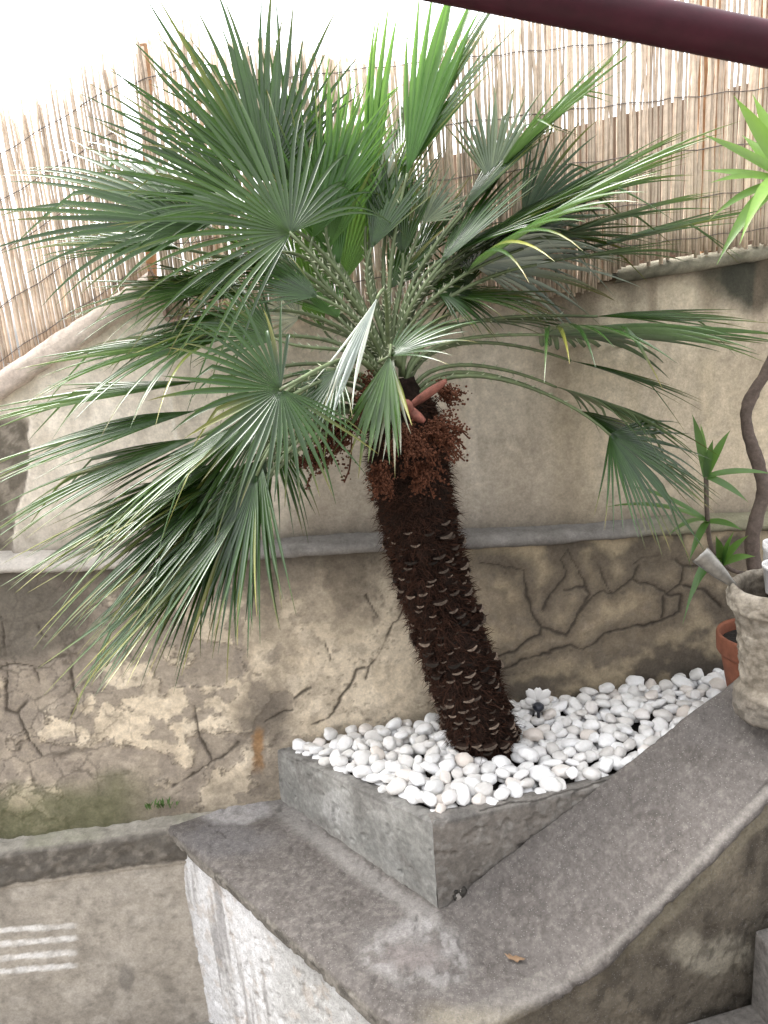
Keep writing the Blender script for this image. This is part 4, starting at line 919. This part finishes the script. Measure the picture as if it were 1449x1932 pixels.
# rear neighbour wall seen through the lower reeds
rq = wp(0, .75, 0); a, b = onp(1040, 250, rq, wn), onp(1449, 148, rq, wn); e = b+(b-a)*4; s0 = onp(820, 300, rq, wn)
tl = [s0, a, b, e]; V = []; Fc = []
for p in tl:
    for dq in (0, .2): V += [p+wn*dq, np.array([*(p+wn*dq)[:2], GZ])]
for i in range(3):
    q = i*4; Fc += [(q+1, q+5, q+4, q), (q, q+4, q+6, q+2), (q+2, q+6, q+7, q+3)]
Fc += [(0, 2, 3, 1), (13, 15, 14, 12)]
tag(mesh_obj('rear_wall', V, Fc, M_REAR, None, False), 'brown neighbouring wall half seen through the lower reeds', 'wall')

# overhead cable against the sky
ca_, cb_ = at(560, 84, 9), at(760, 74, 9); dv_ = cb_-ca_
path = [ca_+dv_*f+np.array([0, 0, .004*(f-.5)**2]) for f in np.linspace(-25, 25, 40)]
V, Fc = tube(path, .004, 5); tag(mesh_obj('overhead_cable', V, Fc, M_WIRE), 'thin dark cable crossing the white sky', 'cable')

# ------------------------------------------------------------------ maroon awning bar overhead
b0, b1 = at(850, -36, .94), at(1449, 84, .965); dv_ = b1-b0
path = [b0+dv_*f for f in (-.9, -.6, 0, .5, 1, 1.6, 3.0)]; V, Fc = tube(path, .0255, 32); bar = MB(); bar.add(V, Fc)
bo = bar.obj('awning_bar', M_MAROON); tag(bo, 'dark maroon painted metal awning bar crossing overhead', 'bar')

# ------------------------------------------------------------------ steps beside the sloping arm
stair = tag(empty('stair', (1.2, 1.2, GZ)), 'worn concrete steps climbing beside the sloping parapet', 'steps')
mh = np.array([md[0], md[1], 0]); mh /= np.linalg.norm(mh); ph = np.array([mh[1], -mh[0], 0])
base_pt = np.array([.92, 1.675, 0])
for k in range(-3, 5):
    zt_ = -.30+.19*k-(.06 if k == 0 else 0); x0_ = (k-1)*.335; a = base_pt+mh*(x0_ if k else -.335)+ph*-.03
    L_ = .335+.02; q = [a, a+mh*L_, a+mh*L_+ph*1.05, a+ph*1.05]
    bmx = bmesh.new(); vs = [bmx.verts.new((p[0], p[1], GZ-.01)) for p in q]+[bmx.verts.new((p[0], p[1], zt_)) for p in q]
    for f in ((3, 2, 1, 0), (4, 5, 6, 7), (0, 1, 5, 4), (1, 2, 6, 5), (2, 3, 7, 6), (3, 0, 4, 7)): bmx.faces.new([vs[i] for i in f])
    bmesh.ops.bevel(bmx, geom=[e for e in bmx.edges], offset=.012, segments=3, affect='EDGES', profile=.6)
    me = bpy.data.meshes.new('step'); bmx.to_mesh(me); bmx.free(); me.materials.append(M_STEP); o = bpy.data.objects.new('step', me); col.objects.link(o); keep(o, stair)

# ------------------------------------------------------------------ pots and plants at the right
def place_lathe(name, prof, base, mat, n=56, jitter=0, tilt=None, cols=None):
    V, Fc = lathe(prof, n, jitter); V = np.array(V)
    if tilt is not None: V = V @ np.array(tilt.to_3x3()).T
    o = mesh_obj(name, V+np.asarray(base), Fc, mat); return o
# rustic cement pot on the sloping arm
pb = onp(1452, 1335, Bq, Nr); pb = at(1458, 1345, 2.11)
pot = tag(empty('rustic_pot', tuple(pb)), 'rough grey cement urn pot with thick crumbling rim on sloping parapet', 'pot')
R_ = .123
V, Fc = lathe([(.001, 0)]+[(r, z) for r, z in resample([(R_*.80, 0, 0), (R_*.82, .02, 0), (R_*.83, .075, 0), (R_*.70, .095, 0), (R_*.76, .17, 0), (R_*.86, .28, 0), (R_*.88, .305, 0), (R_*.99, .315, 0), (R_*1.02, .345, 0), (R_*1.0, .372, 0), (R_*.93, .378, 0), (R_*.86, .365, 0), (R_*.82, .30, 0), (R_*.8, .27, 0)], 90)[:, :2]]+[(.001, .27)], 110)
V = np.array(V); nr_ = fbm(V+5, 26, 5, 201)-.5; n2 = fbm(V+5, 70, 4, 202)-.5; rad = np.hypot(V[:, 0], V[:, 1])+1e-6; kk = (nr_*.020+n2*.012)*np.clip(rad/.05, 0, 1)
V[:, 0] *= 1+kk/rad; V[:, 1] *= 1+kk/rad; V[:, 2] += n2*.006
o = mesh_obj('pot_body', V+pb, Fc, M_RUSTIC); cc = np.zeros(V.shape)+np.array([.19, .165, .132]); cc = mixc(cc, sst(-.05, .12, nr_)*.7, [.29, .26, .215]); cc = mixc(cc, sst(-.02, -.14, n2)*.6, [.10, .085, .065])
cc = mixc(cc, sst(.10, .03, V[:, 2])*.6, [.10, .09, .08]); cc = mixc(cc, sst(.26, .28, V[:, 2])*sst(R_*.9, R_*.82, rad)*.8, [.05, .04, .03]); add_cols(o, cc); keep(o, pot)
# terracotta pot behind it
tb = at(1428, 1305, 2.50); Rt = .122
tp = tag(empty('terracotta_pot', tuple(tb)), 'plain terracotta pot with soil standing behind the rough urn', 'pot')
V, Fc = lathe([(.001, 0), (Rt*.70, 0), (Rt*.73, .004), (Rt*.93, .135), (Rt*.935, .14), (Rt*1.0, .142), (Rt*1.04, .150), (Rt*1.06, .20), (Rt*1.05, .207), (Rt*.98, .208), (Rt*.95, .20), (Rt*.93, .17)], 56)
keep(mesh_obj('pot_body', np.array(V)+tb, Fc, M_TERRA), tp)
V, Fc = lathe([(.001, .178), (Rt*.5, .182), (Rt*.95, .172)], 30, .06); keep(mesh_obj('soil', np.array(V)+tb, Fc, M_SOIL), tp)

def strap(p0, tip, wd, mat, seed, sag=.12, hint=(0.8, 0, .6), name='leaf'):
    r_ = random.Random(seed); p0 = np.asarray(p0); tip = np.asarray(tip); d = tip-p0; L = np.linalg.norm(d)
    path = bez(p0, p0+d*.3+np.array([0, 0, 1])*sag*L, p0+d*.7+np.array([0, 0, 1])*sag*L*.9, tip, 14)
    V = []; Fc = []; dat = []; sh = r_.random(); td = r_.random()*.6
    for i, p in enumerate(path):
        f = i/13; t = norm(path[min(i+1, 13)]-path[max(i-1, 0)]); nh = -norm(p-CC)*hint[0]+CR*hint[1]+CU*hint[2]; n = norm(nh-t*(nh@t)); x = np.cross(n, t)
        ww = wd*(.35+.65*math.sin(math.pi*min(1, f*.95+.12))**.8)*(1-f**4)+.0004
        V += [p-x*ww+n*ww*.35, p, p+x*ww+n*ww*.35]; dat += [(f, sh, td)]*3
    for i in range(13): q = i*3; Fc += [(q, q+1, q+4, q+3), (q+1, q+2, q+5, q+4)]
    p_, q_, s_ = (V[Fc[6][j]] for j in (0, 1, 2)); 
    if np.cross(q_-p_, s_-q_)@n < 0: Fc = [f[::-1] for f in Fc]
    o = mesh_obj(name, V, Fc, mat); ca = o.data.color_attributes.new('leafdata', 'FLOAT_COLOR', 'POINT'); arr = np.ones((len(V), 4), np.float32); arr[:, :3] = dat; ca.data.foreach_set('color', arr.ravel()); return o
sb = tb+np.array([.02, 0, .17])
shrub = tag(empty('potted_plant', tuple(sb)), 'strappy leaved plant with bare twisting grey stem rising from terracotta pot', 'plant')
path = smooth_path([sb, at(1428, 1100, 2.48), at(1420, 1010, 2.46), at(1441, 930, 2.44), at(1428, 870, 2.42), at(1409, 800, 2.40), at(1416, 750, 2.38), at(1452, 690, 2.34), at(1490, 600, 2.28), at(1500, 450, 2.22), at(1492, 345, 2.16)], 8)
Vs, Fs = tube(path, list(np.linspace(.0235, .015, len(path))), 14); Vs = np.array([tuple(v) for v in Vs]); Vs = Vs+((np.stack([fbm(Vs, 30, 3, 210+k) for k in range(3)], -1)-.5)*.014)
keep(mesh_obj('stem', Vs, Fs, M_VINE), shrub)
top = at(1492, 345, 2.16)
for k, (x, y, d, wd, sg) in enumerate([(1322, 252, 2.05, .021, .02), (1384, 180, 2.12, .023, .02), (1420, 178, 2.2, .02, .02), (1340, 345, 2.0, .019, .06), (1352, 500, 2.02, .022, .16), (1338, 415, 2.1, .015, .12), (1325, 322, 2.25, .013, .04), (1395, 462, 1.9, .02, .2), (1400, 255, 2.25, .017, .02),
                                      (1560, 120, 2.1, .022, .03), (1640, 250, 2.1, .022, .05), (1660, 420, 2.2, .02, .12), (1560, 560, 2.1, .02, .2), (1480, 110, 2.3, .022, .02), (1600, 330, 1.8, .022, .1)]):
    keep(strap(top+norm(at(x, y, d)-top)*.02, at(x, y, d), wd, M_LIME, 400+k, sg), shrub)
j1 = at(1335, 985, 2.40); b1_ = at(1425, 1085, 2.48); top1 = at(1332, 900, 2.36)
Vb, Fb = tube(smooth_path([b1_, at(1380, 1075, 2.45), at(1345, 1040, 2.42), j1, top1], 6), .007, 8); keep(mesh_obj('side_shoot', Vb, Fb, M_STRAP if False else M_VINE), shrub)
for k, (x, y, d, wd, o_) in enumerate([(1306, 782, 2.3, .013, top1), (1322, 800, 2.45, .009, top1), (1378, 812, 2.3, .013, top1), (1345, 830, 2.3, .012, top1), (1142, 957, 2.25, .010, j1), (1168, 915, 2.35, .009, j1), (1412, 948, 2.3, .012, top1), (1460, 895, 2.3, .011, top1), (1262, 1010, 2.2, .010, j1), (1400, 1000, 2.3, .012, j1),
                                      (1300, 1060, 2.25, .011, j1)]):
    keep(strap(o_, at(x, y, d), wd, M_STRAP, 430+k, .10), shrub)
j2 = at(1362, 1065, 2.42)
for k, (x, y, d, wd, sg) in enumerate([(1412, 1010, 2.3, .018, .05), (1385, 1002, 2.3, .013, .03), (1350, 1010, 2.35, .016, .03), (1288, 1178, 2.3, .013, .45), (1310, 1120, 2.3, .011, .3), (1425, 1050, 2.35, .015, .1)]):
    keep(strap(j2, at(x, y, d), wd, M_STRAP, 450+k, sg), shrub)
# hand trowel leaning in the urn
tr = tag(empty('trowel', tuple(at(1400, 1120, 2.06))), 'worn steel garden trowel blade sticking out of the rough urn', 'trowel')
tip0, neck, butt = at(1321, 1046, 2.02), at(1388, 1108, 2.05), at(1440, 1175, 2.10)
d = norm(neck-tip0); vd = norm(neck-CC); x = norm(np.cross(d, vd)); n = np.cross(x, d); Ln = np.linalg.norm(neck-tip0); V = []; Fc = []
for i in range(12):
    f = i/11; ww = np.interp(f, [0, .05, .6, .9, 1], [.0255, .0265, .017, .008, .006])
    for j in range(9):
        e = (j/8-.5)*2; V.append(tip0+d*(f*Ln+(.006*abs(e) if f == 0 else 0))+x*ww*e-n*(-.010)*(e*e)*(1-.5*f)*ww/.02)
for i in range(11):
    for j in range(8): q = i*9+j; Fc.append((q, q+1, q+10, q+9))
o = mesh_obj('blade', V, Fc, M_METAL); o.modifiers.new('thick', 'SOLIDIFY').thickness = .0016; keep(o, tr)
V, Fc = tube([neck-d*.012, neck+d*.02, butt], [.0045, .005, .011], 10); keep(mesh_obj('handle', V, Fc, M_VINE), tr)
# white plastic pots standing in the urn
for k, (x, y, dd, r, h, lab) in enumerate([(1463, 1118, 2.10, .033, .085, 'small white plastic cup standing in the rough urn'), (1459, 1130, 2.20, .040, .17, 'taller white plastic flower pot behind the cup in the urn')]):
    bpt = at(x, y, dd); pr = [(.001, 0), (r*.74, 0), (r*.76, .003), (r*.97, h*.86), (r*1.04, h*.87), (r*1.06, h), (r*1.0, h+.001), (r*.97, h-.004), (r*.9, h*.6), (r*.72, .006), (.001, .005)]
    V, Fc = lathe(pr, 40); o = mesh_obj('plastic_pot', np.array(V), Fc, M_WHITE); o.location = bpt; o.rotation_euler = (.03, -.05+.08*k, 0); tag(o, lab, 'pot')

# ------------------------------------------------------------------ small things
lf = onz(972, 1812, ZL+.008); V = []; Fc = []; r_ = random.Random(5)
out_ = [(-.026, .012), (-.018, .006), (-.014, .016), (-.004, .008), (.004, .014), (.012, .004), (.026, -.004), (.020, -.010), (.010, -.008), (.004, -.014), (-.006, -.006), (-.016, -.004)]
V = [(lf[0], lf[1], lf[2]+.004)]+[(lf[0]+x, lf[1]+y*.8-.3*x*.5, lf[2]+.010*abs(x)/.026+.004*r_.random()) for x, y in out_]
Fc = [(0, i+1, (i+1) % 12+1) for i in range(12)]
o = mesh_obj('fallen_leaf', V, Fc, M_DEAD); o.modifiers.new('thick', 'SOLIDIFY').thickness = .0012; tag(o, 'curled dry brown leaf lying on the parapet coping', 'leaf')
wb = onp(310, 1517, W0, wn)+np.array([0, -.02, 0]); mb = MB()
for k in range(34):
    a_ = r_.uniform(0, 6.28); L_ = r_.uniform(.012, .034); p = wb+np.array([r_.uniform(-.05, .05), r_.uniform(-.012, .004), 0]); tipv = p+np.array([math.cos(a_)*L_*.7, math.sin(a_)*L_*.5, L_]); sdv = np.array([math.sin(a_), -math.cos(a_), 0])*.004; m_ = (p+tipv)/2+np.array([0, 0, .004])
    mb.add([p, m_-sdv, tipv, m_+sdv], [(0, 1, 2), (0, 2, 3)])
o = mb.obj('weed', M_WEED, None, False); tag(o, 'small green weed tuft at the foot of the plastered wall', 'weed')
